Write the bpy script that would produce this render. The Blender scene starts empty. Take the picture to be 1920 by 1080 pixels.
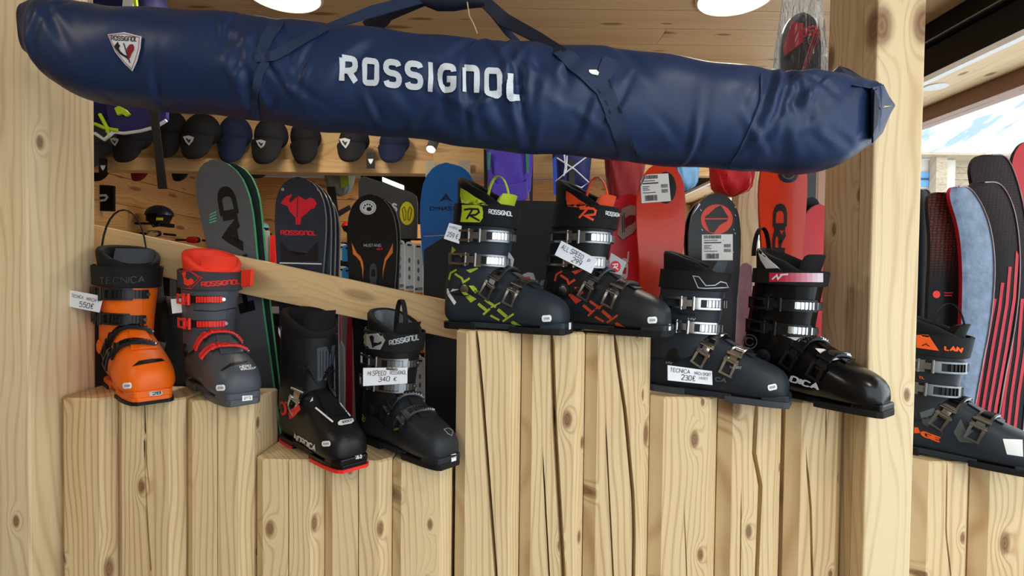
import bpy, bmesh, math, random
import numpy as np
from mathutils import Vector, Matrix
from mathutils.bvhtree import BVHTree
random.seed(7)
rng = np.random.RandomState(11)
SC = bpy.context.scene
COL = SC.collection
R = math.radians
# ------------------------------------------------------------------ camera
FPX = 1000.0
CAM = Vector((0.0, -1.24, 1.45))
PITCH, ROLL = 1.3, 0.7
RM = Matrix.Rotation(R(90 - PITCH), 3, 'X') @ Matrix.Rotation(R(ROLL), 3, 'Z')
cd = bpy.data.cameras.new('camera'); cam = bpy.data.objects.new('camera', cd); COL.objects.link(cam)
cd.sensor_width = 36; cd.lens = FPX / 1920 * 36; cd.clip_start = 0.02; cd.clip_end = 2000
cam.matrix_world = Matrix.Translation(CAM) @ RM.to_4x4()
SC.camera = cam
def ray(px, py):
    return RM @ Vector(((px - 960) / FPX, -(py - 540) / FPX, -1))
def atY(px, py, Y):
    r = ray(px, py); return CAM + r * ((Y - CAM.y) / r.y)
def atX(px, py, X):
    r = ray(px, py); return CAM + r * ((X - CAM.x) / r.x)
def atZ(px, py, Z):
    r = ray(px, py); return CAM + r * ((Z - CAM.z) / r.z)
def proj(p):
    q = RM.transposed() @ (Vector(p) - CAM); return (960 + FPX * q.x / -q.z, 540 - FPX * q.y / -q.z)
# ------------------------------------------------------------------ world, exposure
w = bpy.data.worlds.new('sky'); SC.world = w; w.use_nodes = True
bg = w.node_tree.nodes['Background']; bg.inputs[0].default_value = (0.86, 0.94, 1.0, 1); bg.inputs[1].default_value = 2.1
SC.view_settings.view_transform = 'Standard'; SC.view_settings.look = 'None'
SC.view_settings.gamma = 1; SC.view_settings.exposure = 0.68
try: SC.view_settings.use_curve_mapping = False
except Exception: pass
LAMP_STRENGTH = 44.0
# ------------------------------------------------------------------ materials
def lin(c):
    if isinstance(c, str):
        c = c.lstrip('#'); c = [int(c[i:i+2], 16) / 255 for i in (0, 2, 4)]
    else: c = [v / 255 for v in c]
    return tuple(((v + .055) / 1.055) ** 2.4 if v > .04045 else v / 12.92 for v in c) + (1,)
MATS = {}
def nodes(m):
    m.use_nodes = True; return m.node_tree, m.node_tree.nodes['Principled BSDF']
def mat(name, col, rough=.5, metal=0, var=.06, scale=40, bump=0, bscale=300, spec=.28, coat=0, stretch=(1, 1, 1), sheen=0):
    if name in MATS: return MATS[name]
    m = bpy.data.materials.new(name); nt, b = nodes(m); L = nt.links; n = nt.nodes
    c = lin(col)
    tc = n.new('ShaderNodeTexCoord'); mp = n.new('ShaderNodeMapping'); mp.inputs['Scale'].default_value = stretch
    L.new(tc.outputs['Object'], mp.inputs[0])
    nz = n.new('ShaderNodeTexNoise'); nz.inputs['Scale'].default_value = scale; nz.inputs['Detail'].default_value = 3
    L.new(mp.outputs[0], nz.inputs['Vector'])
    mx = n.new('ShaderNodeMix'); mx.data_type = 'RGBA'
    mx.inputs['A'].default_value = tuple(max(0, v * (1 - var * 2)) for v in c[:3]) + (1,)
    mx.inputs['B'].default_value = tuple(min(1, v * (1 + var * 2)) for v in c[:3]) + (1,)
    L.new(nz.outputs[0], mx.inputs['Factor']); L.new(mx.outputs['Result'], b.inputs['Base Color'])
    b.inputs['Roughness'].default_value = rough; b.inputs['Metallic'].default_value = metal
    b.inputs['Specular IOR Level'].default_value = spec; b.inputs['Coat Weight'].default_value = coat
    if sheen: b.inputs['Sheen Weight'].default_value = sheen
    if bump:
        n2 = n.new('ShaderNodeTexNoise'); n2.inputs['Scale'].default_value = bscale; n2.inputs['Detail'].default_value = 2
        L.new(mp.outputs[0], n2.inputs['Vector'])
        bp = n.new('ShaderNodeBump'); bp.inputs['Strength'].default_value = bump; bp.inputs['Distance'].default_value = .002
        L.new(n2.outputs[0], bp.inputs['Height']); L.new(bp.outputs[0], b.inputs['Normal'])
    MATS[name] = m; return m
def emit(name, col, s):
    if name in MATS: return MATS[name]
    m = bpy.data.materials.new(name); nt, b = nodes(m)
    b.inputs['Base Color'].default_value = (0, 0, 0, 1); b.inputs['Emission Color'].default_value = lin(col); b.inputs['Emission Strength'].default_value = s
    MATS[name] = m; return m
def film(name, tint=(.9, .95, 1), op=.18, rough=.12):
    """clear plastic film: mostly see-through with wrinkled glossy highlights"""
    if name in MATS: return MATS[name]
    m = bpy.data.materials.new(name); m.use_nodes = True; nt = m.node_tree; n = nt.nodes; L = nt.links; n.clear()
    out = n.new('ShaderNodeOutputMaterial'); tr = n.new('ShaderNodeBsdfTransparent'); gl = n.new('ShaderNodeBsdfGlossy'); df = n.new('ShaderNodeBsdfTranslucent')
    tr.inputs[0].default_value = tint + (1,); gl.inputs['Roughness'].default_value = rough; df.inputs[0].default_value = (.8, .85, .9, 1)
    tc = n.new('ShaderNodeTexCoord'); nz = n.new('ShaderNodeTexNoise'); nz.inputs['Scale'].default_value = 28; nz.inputs['Detail'].default_value = 4; nz.inputs['Distortion'].default_value = 1.5
    mp = n.new('ShaderNodeMapping'); mp.inputs['Scale'].default_value = (2.2, 1, .5); L.new(tc.outputs['Object'], mp.inputs[0]); L.new(mp.outputs[0], nz.inputs['Vector'])
    bp = n.new('ShaderNodeBump'); bp.inputs['Strength'].default_value = .9; bp.inputs['Distance'].default_value = .02; L.new(nz.outputs[0], bp.inputs['Height'])
    L.new(bp.outputs[0], gl.inputs['Normal'])
    fr = n.new('ShaderNodeFresnel'); fr.inputs[0].default_value = 1.45; L.new(bp.outputs[0], fr.inputs['Normal'])
    a = n.new('ShaderNodeMixShader'); a.inputs[0].default_value = op; L.new(tr.outputs[0], a.inputs[1]); L.new(df.outputs[0], a.inputs[2])
    b = n.new('ShaderNodeMixShader'); L.new(fr.outputs[0], b.inputs[0]); L.new(a.outputs[0], b.inputs[1]); L.new(gl.outputs[0], b.inputs[2])
    L.new(b.outputs[0], out.inputs[0]); MATS[name] = m; return m
def wood(name, light, dark, axis='z', ring=46, knots=1.0, contrast=.5, rough=.55, kscale=(6.5, 3.2), ksize=(.035, .075)):
    """softwood: grain bands bending round knots, fine fibres; grain runs along `axis`"""
    if name in MATS: return MATS[name]
    m = bpy.data.materials.new(name); nt, b = nodes(m); n = nt.nodes; L = nt.links
    def math_(op, a, c=None, d=None):
        q = n.new('ShaderNodeMath'); q.operation = op
        for i, v in enumerate((a, c, d)):
            if v is None: continue
            if isinstance(v, (int, float)): q.inputs[i].default_value = v
            else: L.new(v, q.inputs[i])
        return q.outputs[0]
    tc = n.new('ShaderNodeTexCoord'); oi = n.new('ShaderNodeObjectInfo')
    sp = n.new('ShaderNodeSeparateXYZ'); L.new(tc.outputs['Object'], sp.inputs[0])
    o = {'x': sp.outputs[0], 'y': sp.outputs[1], 'z': sp.outputs[2]}
    ab = [k for k in 'xyz' if k != axis]
    rnd = math_('MULTIPLY', oi.outputs['Random'], 37.0)
    u = math_('ADD', math_('ADD', o[ab[0]], math_('MULTIPLY', o[ab[1]], .83)), rnd)
    g = math_('ADD', o[axis], math_('MULTIPLY', oi.outputs['Random'], 91.0))
    def vec(a, c):
        q = n.new('ShaderNodeCombineXYZ'); L.new(a, q.inputs[0]); L.new(c, q.inputs[1]); return q.outputs[0]
    def noise(su, sg, det=3):
        q = n.new('ShaderNodeTexNoise'); q.noise_dimensions = '2D'; q.inputs['Scale'].default_value = 1; q.inputs['Detail'].default_value = det
        L.new(vec(math_('MULTIPLY', u, su), math_('MULTIPLY', g, sg)), q.inputs['Vector']); return q.outputs[0]
    wob = noise(5, 1.1, 2)
    vo = n.new('ShaderNodeTexVoronoi'); vo.voronoi_dimensions = '2D'; vo.inputs['Scale'].default_value = 1
    L.new(vec(math_('ADD', math_('MULTIPLY', u, kscale[0]), math_('MULTIPLY', wob, .25)), math_('MULTIPLY', g, kscale[1])), vo.inputs['Vector'])
    d = vo.outputs['Distance']
    sc = n.new('ShaderNodeSeparateColor'); L.new(vo.outputs['Color'], sc.inputs[0])
    act = math_('GREATER_THAN', sc.outputs[0], .3)
    size = math_('ADD', math_('MULTIPLY', math_('MULTIPLY', sc.outputs[1], sc.outputs[1]), ksize[1]), ksize[0])
    rel = math_('DIVIDE', d, size)
    bumpk = math_('MULTIPLY', math_('EXPONENT', math_('MULTIPLY', math_('MULTIPLY', rel, rel), -.16)), act)
    rc = math_('ADD', math_('ADD', math_('MULTIPLY', u, ring), math_('MULTIPLY', wob, 7.0)), math_('MULTIPLY', bumpk, 2.6 * knots))
    band = math_('ADD', math_('MULTIPLY', math_('SINE', math_('MULTIPLY', rc, 6.2832)), .5), .5)
    band = math_('POWER', band, 3.2)
    fib = noise(420, 7, 2); big = noise(9, .9, 3)
    f = math_('ADD', math_('MULTIPLY', band, contrast), math_('ADD', math_('MULTIPLY', math_('SUBTRACT', fib, .5), .35), math_('MULTIPLY', math_('SUBTRACT', big, .5), 1.1)))
    f = math_('ADD', f, math_('MULTIPLY', math_('SUBTRACT', oi.outputs['Random'], .5), .25))
    mx = n.new('ShaderNodeMix'); mx.data_type = 'RGBA'; mx.inputs['A'].default_value = lin(light); mx.inputs['B'].default_value = lin(dark)
    L.new(f, mx.inputs['Factor'])
    kn = n.new('ShaderNodeMapRange'); kn.interpolation_type = 'SMOOTHSTEP'; L.new(rel, kn.inputs[0]); kn.inputs[1].default_value = .75; kn.inputs[2].default_value = 2.1; kn.inputs[3].default_value = 1; kn.inputs[4].default_value = 0
    kf = math_('MULTIPLY', math_('MULTIPLY', kn.outputs[0], act), .85 * knots)
    kc = n.new('ShaderNodeMix'); kc.data_type = 'RGBA'; kc.inputs['A'].default_value = lin((134, 90, 52)); kc.inputs['B'].default_value = lin((84, 50, 28))
    L.new(math_('ADD', math_('MULTIPLY', math_('SINE', math_('MULTIPLY', rel, 11)), .35), .5), kc.inputs['Factor'])
    m2 = n.new('ShaderNodeMix'); m2.data_type = 'RGBA'; L.new(kf, m2.inputs['Factor']); L.new(mx.outputs['Result'], m2.inputs['A']); L.new(kc.outputs['Result'], m2.inputs['B'])
    L.new(m2.outputs['Result'], b.inputs['Base Color'])
    b.inputs['Roughness'].default_value = rough; b.inputs['Specular IOR Level'].default_value = .35
    bp = n.new('ShaderNodeBump'); bp.inputs['Strength'].default_value = .22; bp.inputs['Distance'].default_value = .002
    L.new(math_('ADD', band, math_('MULTIPLY', fib, .8)), bp.inputs['Height']); L.new(bp.outputs[0], b.inputs['Normal'])
    MATS[name] = m; return m
# ------------------------------------------------------------------ mesh building
class MB:
    def __init__(s): s.v = []; s.f = []
    def add(s, vs, fs):
        o = len(s.v); s.v += [Vector(v) for v in vs]; s.f += [tuple(i + o for i in f) for f in fs]; return s
    def box(s, lo, hi, M=None):
        vs = [Vector((x, y, z)) for z in (lo[2], hi[2]) for y in (lo[1], hi[1]) for x in (lo[0], hi[0])]
        if M is not None: vs = [M @ v for v in vs]
        return s.add(vs, [(0, 2, 3, 1), (4, 5, 7, 6), (0, 1, 5, 4), (2, 6, 7, 3), (0, 4, 6, 2), (1, 3, 7, 5)])
    def grid(s, rows, cu=False, cap0=False, cap1=False):
        n = len(rows[0]); o = len(s.v)
        for r in rows: s.v += [Vector(p) for p in r]
        m = n if cu else n - 1
        for i in range(len(rows) - 1):
            for j in range(m):
                k = (j + 1) % n; s.f.append((o + i * n + j, o + i * n + k, o + (i + 1) * n + k, o + (i + 1) * n + j))
        if cap0: s.f.append(tuple(o + j for j in range(n))[::-1])
        if cap1: s.f.append(tuple(o + (len(rows) - 1) * n + j for j in range(n)))
        return s
    def ribbon(s, pts, nrm, wd, th, lat=0, lift=0):
        """solid strip following pts with surface normals"""
        k = len(pts); rows = []
        for i in range(k):
            t = (pts[min(i + 1, k - 1)] - pts[max(i - 1, 0)])
            if t.length < 1e-9: t = Vector((0, 0, 1))
            t.normalize(); nn = (nrm[i] - t * nrm[i].dot(t)); nn.normalize(); b = t.cross(nn)
            ww = wd[i] if isinstance(wd, (list, tuple)) else wd
            c = pts[i] + nn * lift + b * lat
            rows.append([c - b * ww / 2, c + b * ww / 2, c + b * ww / 2 + nn * th, c - b * ww / 2 + nn * th])
        return s.grid(rows, True, True, True)
    def tube(s, pts, r, n=8):
        k = len(pts); rows = []; ref = Vector((0.3, 0.2, 1)).normalized()
        for i in range(k):
            t = (pts[min(i + 1, k - 1)] - pts[max(i - 1, 0)]).normalized()
            a = t.cross(ref)
            if a.length < .05: a = t.cross(Vector((1, 0, 0)))
            a.normalize(); b = t.cross(a); rr = r[i] if isinstance(r, (list, tuple)) else r
            rows.append([pts[i] + (a * math.cos(q * 2 * math.pi / n) + b * math.sin(q * 2 * math.pi / n)) * rr for q in range(n)])
        return s.grid(rows, True, True, True)
    def disc(s, c, nrm, r, h, n=20, r2=None):
        """cylinder standing on a surface"""
        nrm = nrm.normalized(); a = nrm.cross(Vector((.31, .2, .93))).normalized(); b = nrm.cross(a); r2 = r if r2 is None else r2
        rows = [[c + nrm * hh + (a * math.cos(q * 2 * math.pi / n) + b * math.sin(q * 2 * math.pi / n)) * rr for q in range(n)] for hh, rr in ((0, r), (h * .8, r), (h, r2 * .9))]
        return s.grid(rows, True, True, True)
    def prism(s, poly, fn0, fn1):
        """poly: 2-D outline; fn0/fn1 map it to the two ends"""
        n = len(poly); o = len(s.v); s.v += [Vector(fn0(p)) for p in poly] + [Vector(fn1(p)) for p in poly]
        s.f.append(tuple(range(o + n - 1, o - 1, -1))); s.f.append(tuple(range(o + n, o + 2 * n)))
        for i in range(n): j = (i + 1) % n; s.f.append((o + i, o + j, o + n + j, o + n + i))
        return s
WM = {}
def empty(name, M):
    o = bpy.data.objects.new(name, None); COL.objects.link(o); o.matrix_world = M; o.empty_display_size = .05
    WM[o.name] = M.copy(); return o
def meta(o, label=None, cat=None, group=None, kind=None):
    if label: o['label'] = label
    if cat: o['category'] = cat
    if group: o['group'] = group
    if kind: o['kind'] = kind
    return o
def obj(name, mb, material, parent=None, smooth=0, local=False, bevel=0, sub=0, solid=0, origin=None):
    """mesh object from world-space (or parent-local) geometry; smooth = auto-smooth angle in degrees"""
    vs = mb.v; loc = Vector((0, 0, 0))
    if parent is not None:
        PW = WM.get(parent.name, Matrix.Identity(4))
        if not local:
            I = PW.inverted(); vs = [I @ v for v in vs]
    else:
        a = np.array([tuple(v) for v in vs]); lo = a.min(0); hi = a.max(0)
        loc = Vector(((lo[0] + hi[0]) / 2, (lo[1] + hi[1]) / 2, lo[2])) if origin is None else Vector(origin)
        vs = [v - loc for v in vs]
    me = bpy.data.meshes.new(name); me.from_pydata([tuple(v) for v in vs], [], mb.f); me.validate(); me.update()
    bm = bmesh.new(); bm.from_mesh(me); bmesh.ops.recalc_face_normals(bm, faces=bm.faces)
    if smooth:
        for f in bm.faces: f.smooth = True
        lim = R(smooth)
        for e in bm.edges:
            if len(e.link_faces) == 2 and e.calc_face_angle(0) > lim: e.smooth = False
    bm.to_mesh(me); bm.free()
    for mm in (material if isinstance(material, list) else [material]): me.materials.append(mm)
    o = bpy.data.objects.new(name, me); COL.objects.link(o)
    if parent is not None: o.parent = parent; WM[o.name] = WM.get(parent.name, Matrix.Identity(4))
    else: o.location = loc; WM[o.name] = Matrix.Translation(loc)
    if bevel:
        md = o.modifiers.new('bevel', 'BEVEL'); md.width = bevel; md.segments = 2; md.limit_method = 'ANGLE'
    if solid:
        md = o.modifiers.new('solid', 'SOLIDIFY'); md.thickness = solid; md.offset = -1
    if sub:
        md = o.modifiers.new('sub', 'SUBSURF'); md.levels = sub; md.render_levels = sub
    return o
def bvh_of(*mbs):
    v = []; f = []
    for m in mbs:
        o = len(v); v += m.v; f += [tuple(i + o for i in q) for q in m.f]
    return BVHTree.FromPolygons([tuple(a) for a in v], f)
def hit_px(bvh, off=.0009, fallback=None):
    """pixel -> point on a built surface seen from the front"""
    def fn(px, py):
        r = ray(px, py).normalized(); h = bvh.ray_cast(CAM, r)
        if h[0] is None:
            if fallback: return fallback(px, py)
            h = bvh.find_nearest(CAM + r * 1.25)
            return h[0] - r * off
        n = h[1] if h[1].dot(r) < 0 else -h[1]
        return h[0] + n * off
    return fn
def quadmap(c):
    """corners TL,TR,BR,BL in pixels -> (u,v) with v up"""
    tl, tr, br, bl = c
    def fn(u, v):
        return ((bl[0] * (1 - u) + br[0] * u) * (1 - v) + (tl[0] * (1 - u) + tr[0] * u) * v, (bl[1] * (1 - u) + br[1] * u) * (1 - v) + (tl[1] * (1 - u) + tr[1] * u) * v)
    return fn
# ------------------------------------------------------------------ flat print: stroke letters and filled outlines laid on surfaces
G = {}
def _g(ch, w, *ps): G[ch] = (w, ps)
c_ = lambda pts, closed=False: ('c', pts, closed)
l_ = lambda *pts: ('l', list(pts), False)
_g('A', .74, l_((0, 0), (.37, 1), (.74, 0)), l_((.14, .34), (.6, .34)))
_g('B', .66, l_((0, 0), (0, 1)), c_([(0, 1), (.58, 1), (.62, .54), (0, .54)]), c_([(0, .54), (.7, .54), (.68, 0), (0, 0)]))
_g('C', .68, c_([(.66, .78), (.6, 1), (0, 1), (0, 0), (.6, 0), (.66, .22)]))
_g('D', .7, l_((0, 0), (0, 1)), c_([(0, 1), (.7, 1), (.7, 0), (0, 0)]))
_g('E', .6, l_((.6, 1), (0, 1), (0, 0), (.6, 0)), l_((0, .52), (.5, .52)))
_g('F', .58, l_((.58, 1), (0, 1), (0, 0)), l_((0, .5), (.5, .5)))
_g('G', .68, c_([(.66, .8), (.62, 1), (0, 1), (0, 0), (.66, 0), (.66, .48)]), l_((.66, .3), (.66, .48), (.36, .48)))
_g('H', .68, l_((0, 0), (0, 1)), l_((.68, 0), (.68, 1)), l_((0, .52), (.68, .52)))
_g('I', .06, l_((.03, 0), (.03, 1)))
_g('J', .5, c_([(.5, 1), (.5, 0), (0, 0), (0, .25)]))
_g('K', .66, l_((0, 0), (0, 1)), l_((.64, 1), (0, .42)), l_((.2, .6), (.66, 0)))
_g('L', .56, c_([(0, 1), (0, .5), (0, 0), (.3, 0), (.56, 0)]))
_g('M', .82, l_((0, 0), (0, 1), (.41, .3), (.82, 1), (.82, 0)))
_g('N', .68, l_((0, 0), (0, 1), (.68, 0), (.68, 1)))
_g('n', .66, l_((0, 0), (0, 1)), c_([(0, 1), (.3, 1), (.66, 1), (.66, .6), (.66, 0)]))
_g('O', .68, c_([(.34, 1), (.68, 1), (.68, .5), (.68, 0), (.34, 0), (0, 0), (0, .5), (0, 1)], True))
_g('P', .62, l_((0, 0), (0, 1)), c_([(0, 1), (.66, 1), (.66, .44), (0, .44)]))
_g('Q', .7, c_([(.34, 1), (.68, 1), (.68, .5), (.68, 0), (.34, 0), (0, 0), (0, .5), (0, 1)], True), l_((.42, .25), (.72, -.05)))
_g('R', .66, l_((0, 0), (0, 1)), c_([(0, 1), (.66, 1), (.66, .44), (0, .44)]), l_((.34, .44), (.66, 0)))
_g('S', .64, c_([(.62, .84), (.56, 1), (0, 1), (0, .54), (.64, .5), (.64, 0), (.06, 0), (0, .18)]))
_g('T', .62, l_((0, 1), (.62, 1)), l_((.31, 1), (.31, 0)))
_g('U', .68, c_([(0, 1), (0, .4), (0, 0), (.68, 0), (.68, .4), (.68, 1)]))
_g('V', .7, l_((0, 1), (.35, 0), (.7, 1)))
_g('W', .9, l_((0, 1), (.22, 0), (.45, .8), (.68, 0), (.9, 1)))
_g('X', .66, l_((0, 0), (.66, 1)), l_((0, 1), (.66, 0)))
_g('Y', .68, l_((0, 1), (.34, .5), (.68, 1)), l_((.34, .5), (.34, 0)))
_g('Z', .64, l_((0, 1), (.64, 1), (0, 0), (.64, 0)))
_g('0', .6, c_([(.3, 1), (.6, 1), (.6, .5), (.6, 0), (.3, 0), (0, 0), (0, .5), (0, 1)], True))
_g('1', .3, l_((0, .8), (.22, 1), (.22, 0)))
_g('2', .6, c_([(0, .78), (.05, 1), (.6, 1), (.6, .55), (.1, .12), (0, 0)]), l_((0, 0), (.6, 0)))
_g('3', .58, c_([(0, 1), (.55, 1), (.55, .56), (.15, .54)]), c_([(.15, .54), (.6, .54), (.6, 0), (0, 0), (0, .1)]))
_g('4', .6, l_((.45, 0), (.45, 1), (0, .3), (.6, .3)))
_g('5', .58, l_((.55, 1), (.08, 1), (.04, .55)), c_([(.04, .55), (.6, .66), (.6, 0), (.1, 0), (0, .12)]))
_g('6', .58, c_([(.5, 1), (.1, .9), (0, .3), (0, 0), (.58, 0), (.58, .52), (.1, .52), (.02, .3)]))
_g('7', .56, l_((0, 1), (.56, 1), (.18, 0)))
_g('8', .58, c_([(.29, 1), (.56, 1), (.56, .54), (.02, .54), (.02, 1)], True), c_([(.29, .54), (.6, .54), (.6, 0), (-.02, 0), (-.02, .54)], True))
_g('9', .58, c_([(.56, .6), (.5, .46), (0, .46), (0, 1), (.56, 1), (.56, .6), (.5, .1), (.2, 0)]))
_g('€', .64, c_([(.64, .85), (.5, 1), (.1, 1), (.1, 0), (.5, 0), (.64, .15)]), l_((0, .6), (.45, .6)), l_((0, .42), (.42, .42)))
_g('.', .08, l_((.02, 0), (.06, .05)))
_g('-', .35, l_((0, .48), (.35, .48)))
_g('/', .4, l_((0, 0), (.4, 1)))
def smooth_line(p, closed, it=2):
    p = [np.array(q, float) for q in p]
    for _ in range(it):
        q = []
        k = len(p)
        rngk = range(k) if closed else range(k - 1)
        for i in rngk:
            a, b = p[i], p[(i + 1) % k]
            q += [a * .75 + b * .25, a * .25 + b * .75]
        if not closed: q = [p[0]] + q + [p[-1]]
        p = q
    if closed: p.append(p[0])
    return p
def densify(p, step):
    out = [p[0]]
    for a, b in zip(p[:-1], p[1:]):
        k = max(1, int(np.ceil(np.linalg.norm(b - a) / step)))
        out += [a + (b - a) * (i / k) for i in range(1, k + 1)]
    return out
def text_lines(txt, space=.22, slant=0, jit=0):
    x = 0; out = []
    for ch in txt:
        if ch == ' ': x += .45; continue
        wd, ps = G[ch]
        dy = random.uniform(-jit, jit); s = 1 + random.uniform(-jit, jit) * 1.2
        for kind, pts, cl in ps:
            p = smooth_line(pts, cl) if kind == 'c' else [np.array(q, float) for q in pts]
            out.append([np.array((x + q[0] * s + slant * q[1], q[1] * s + dy)) for q in p])
        x += wd * s + space
    return out, x - space
def stroke_mesh(mb, lines, fn, wd, step=.12):
    """fn maps 2-D to 3-D; strokes of width wd (in 2-D units)"""
    for p in lines:
        p = densify([np.array(q, float) for q in p], step); k = len(p)
        a = []; b = []
        for i in range(k):
            t0 = p[i] - p[max(i - 1, 0)]; t1 = p[min(i + 1, k - 1)] - p[i]
            if i == 0: t0 = t1
            if i == k - 1: t1 = t0
            t0 = t0 / (np.linalg.norm(t0) + 1e-9); t1 = t1 / (np.linalg.norm(t1) + 1e-9)
            if np.dot(p[0] - p[-1], p[0] - p[-1]) < 1e-9 and k > 3 and i in (0, k - 1):
                t0 = p[-1] - p[-2]; t1 = p[1] - p[0]; t0 = t0 / np.linalg.norm(t0); t1 = t1 / np.linalg.norm(t1)
            t = t0 + t1; l = np.linalg.norm(t)
            t = t1 if l < 1e-6 else t / l
            c = max(.45, abs(float(np.dot(t, t1)))); n = np.array((-t[1], t[0])) * wd / 2 / c
            a.append(fn(*(p[i] + n))); b.append(fn(*(p[i] - n)))
        o = len(mb.v); mb.v += [Vector(q) for q in a] + [Vector(q) for q in b]
        mb.f += [(o + i, o + i + 1, o + k + i + 1, o + k + i) for i in range(k - 1)]
    return mb
def text_quad(mb, txt, corners, hit, wd=.16, space=.22, slant=0, jit=0, step=.25):
    lines, W = text_lines(txt, space, slant, jit); q = quadmap(corners)
    m = wd / 2
    return stroke_mesh(mb, lines, lambda x, y: hit(*q((x + m) / (W + 2 * m), (y + m) / (1 + 2 * m))), wd, step)
def fill_mesh(mb, poly, fn, maxlen=None):
    """filled 2-D outline mapped by fn, cut finely enough to follow a curved surface"""
    bm = bmesh.new(); vs = [bm.verts.new((p[0], p[1], 0)) for p in poly]; bm.faces.new(vs)
    bmesh.ops.triangulate(bm, faces=bm.faces)
    if maxlen:
        for _ in range(5):
            es = [e for e in bm.edges if e.calc_length() > maxlen]
            if not es: break
            bmesh.ops.subdivide_edges(bm, edges=es, cuts=1); bmesh.ops.triangulate(bm, faces=bm.faces)
    o = len(mb.v); bm.verts.index_update()
    mb.v += [Vector(fn(v.co.x, v.co.y)) for v in bm.verts]; mb.f += [tuple(o + v.index for v in f.verts) for f in bm.faces]
    bm.free(); return mb
def decal(name, parent, material, hit, polys=(), lines=(), wd=2, maxlen=12, step=6):
    mb = MB()
    for p in polys: fill_mesh(mb, p, hit, maxlen)
    if lines: stroke_mesh(mb, lines, hit, wd, step)
    return obj(name, mb, material, parent)
def arc(cx, cy, rx, ry, a0=0, a1=360, n=24):
    return [(cx + rx * math.cos(R(a0 + (a1 - a0) * i / n)), cy + ry * math.sin(R(a0 + (a1 - a0) * i / n))) for i in range(n + (0 if a1 - a0 == 360 else 1))]
# ================================================================== the place
CEIL = 2.60
W_BLOCK = wood('wood_timber', (218, 194, 150), (168, 128, 80), 'z', ring=62, contrast=.5, kscale=(9, 4.4), ksize=(.03, .06))
W_POST = wood('wood_post', (222, 202, 162), (184, 150, 104), 'z', ring=40, contrast=.42, kscale=(7, 3.6), ksize=(.035, .08))
W_PLANK = wood('wood_board', (224, 190, 138), (196, 150, 92), 'x', ring=40, contrast=.4, knots=.6, kscale=(5, 1.5))
W_CEIL = wood('wood_ceiling', (198, 164, 120), (168, 130, 88), 'x', ring=60, contrast=.4, kscale=(9, 2.2))
W_WALL = wood('wood_wall', (196, 148, 92), (150, 102, 56), 'y', ring=50, contrast=.5, kscale=(7, 1.6))
W_WALLX = wood('wood_backwall', (196, 148, 92), (150, 102, 56), 'x', ring=50, contrast=.5, kscale=(7, 1.6))
M_BLACK = mat('black_metal', (11, 12, 13), .45, spec=.15)
M_WHITE = mat('white_paint', (225, 226, 224), .5)
def struct(name, mb, m, **k): return meta(obj(name, mb, m, **k), kind='structure')
struct('ground_light_block', MB().box((-40, -40, -.2), (4, -2.1, -.02)), mat('light_block_grey', (118, 116, 112), .8, bump=.2))  # unseen dark ground added to stop sky light reaching the display from below
struct('floor', MB().box((-3.9, -2.1, -.1), (2.4, 5.4, 0)), mat('floor_vinyl', (120, 112, 104), .5, bump=.1))
ce = empty('ceiling', Matrix.Translation((0, 0, CEIL))); meta(ce, kind='structure')
obj('ceiling_slab', MB().box((-3.9, -2.1, CEIL + .02), (2.5, 5.4, CEIL + .1)), W_CEIL, ce)
y = -0.62; k = 0
y0s = []
while y < 4.4:
    y0s.append(y); y += .17
for i, y in enumerate(y0s):                       # boards of the ceiling, some in two lengths
    xs = [-3.85, 2.3]
    if i % 3 == 0: xs = [-3.85, random.uniform(-1.6, .2), 2.3]
    if abs(y + 1.24 - 2.56) < .09: xs = [-3.85, .70, 2.3]
    for a, b in zip(xs[:-1], xs[1:]):
        o = obj('board', MB().box((a + .001, y + .0015, CEIL), (b - .001, y + .1685, CEIL + .019)), W_CEIL, None, origin=((a + b) / 2, y + .08, CEIL))
        o.location = o.location - WM['ceiling'].translation; o.parent = ce
M_LAMP = emit('lamp_glow', (255, 244, 226), LAMP_STRENGTH)
M_TRIM = mat('lamp_trim', (205, 196, 180), .35, .3)
def ceiling_lamp(c, r, label):
    e = empty('ceiling_lamp', Matrix.Translation(c))
    n = 48; cs = [(math.cos(i * 2 * math.pi / n), math.sin(i * 2 * math.pi / n)) for i in range(n)]
    ring = [[(c[0] + a * rr, c[1] + b * rr, c[2] + zz) for a, b in cs] for rr, zz in ((r * 1.0, .0), (r * 1.0, -.008), (r * .93, -.014), (r * .86, -.008), (r * .86, .0))]
    obj('trim_ring', MB().grid(ring, True), M_TRIM, e, smooth=40)
    obj('diffuser', MB().grid([[(c[0] + a * r * .86, c[1] + b * r * .86, c[2] - .006) for a, b in cs], [(c[0] + a * r * .3, c[1] + b * r * .3, c[2] - .007) for a, b in cs]], True, False, True), M_LAMP, e)
    meta(e, label, 'lamp', 'round ceiling lamps'); return e
p = atZ(532, -14, CEIL); ceiling_lamp((p.x, p.y, CEIL), .155, 'round lit ceiling lamp above the left half of the navy bag')
p = atZ(1378, -8, CEIL); ceiling_lamp((p.x, p.y, CEIL), .155, 'round lit ceiling lamp beside the plastic wrapped ski tip')
for (x, y, lb) in ((-2.2, 3.6, 'left'), (.1, 3.4, 'middle'), (-1.9, -1.2, 'behind'), (.9, -1.3, 'front'), (-1.2, 4.6, 'far')):
    ceiling_lamp((x, y, CEIL), .155, {'left': 'round ceiling lamp near the plank wall with the helmets', 'middle': 'round ceiling lamp above the hanging backpacks', 'behind': 'round ceiling lamp on the visitor side left of the display', 'front': 'round ceiling lamp on the visitor side right of the display', 'far': 'round ceiling lamp at the far end of the shop'}[lb])
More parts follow.
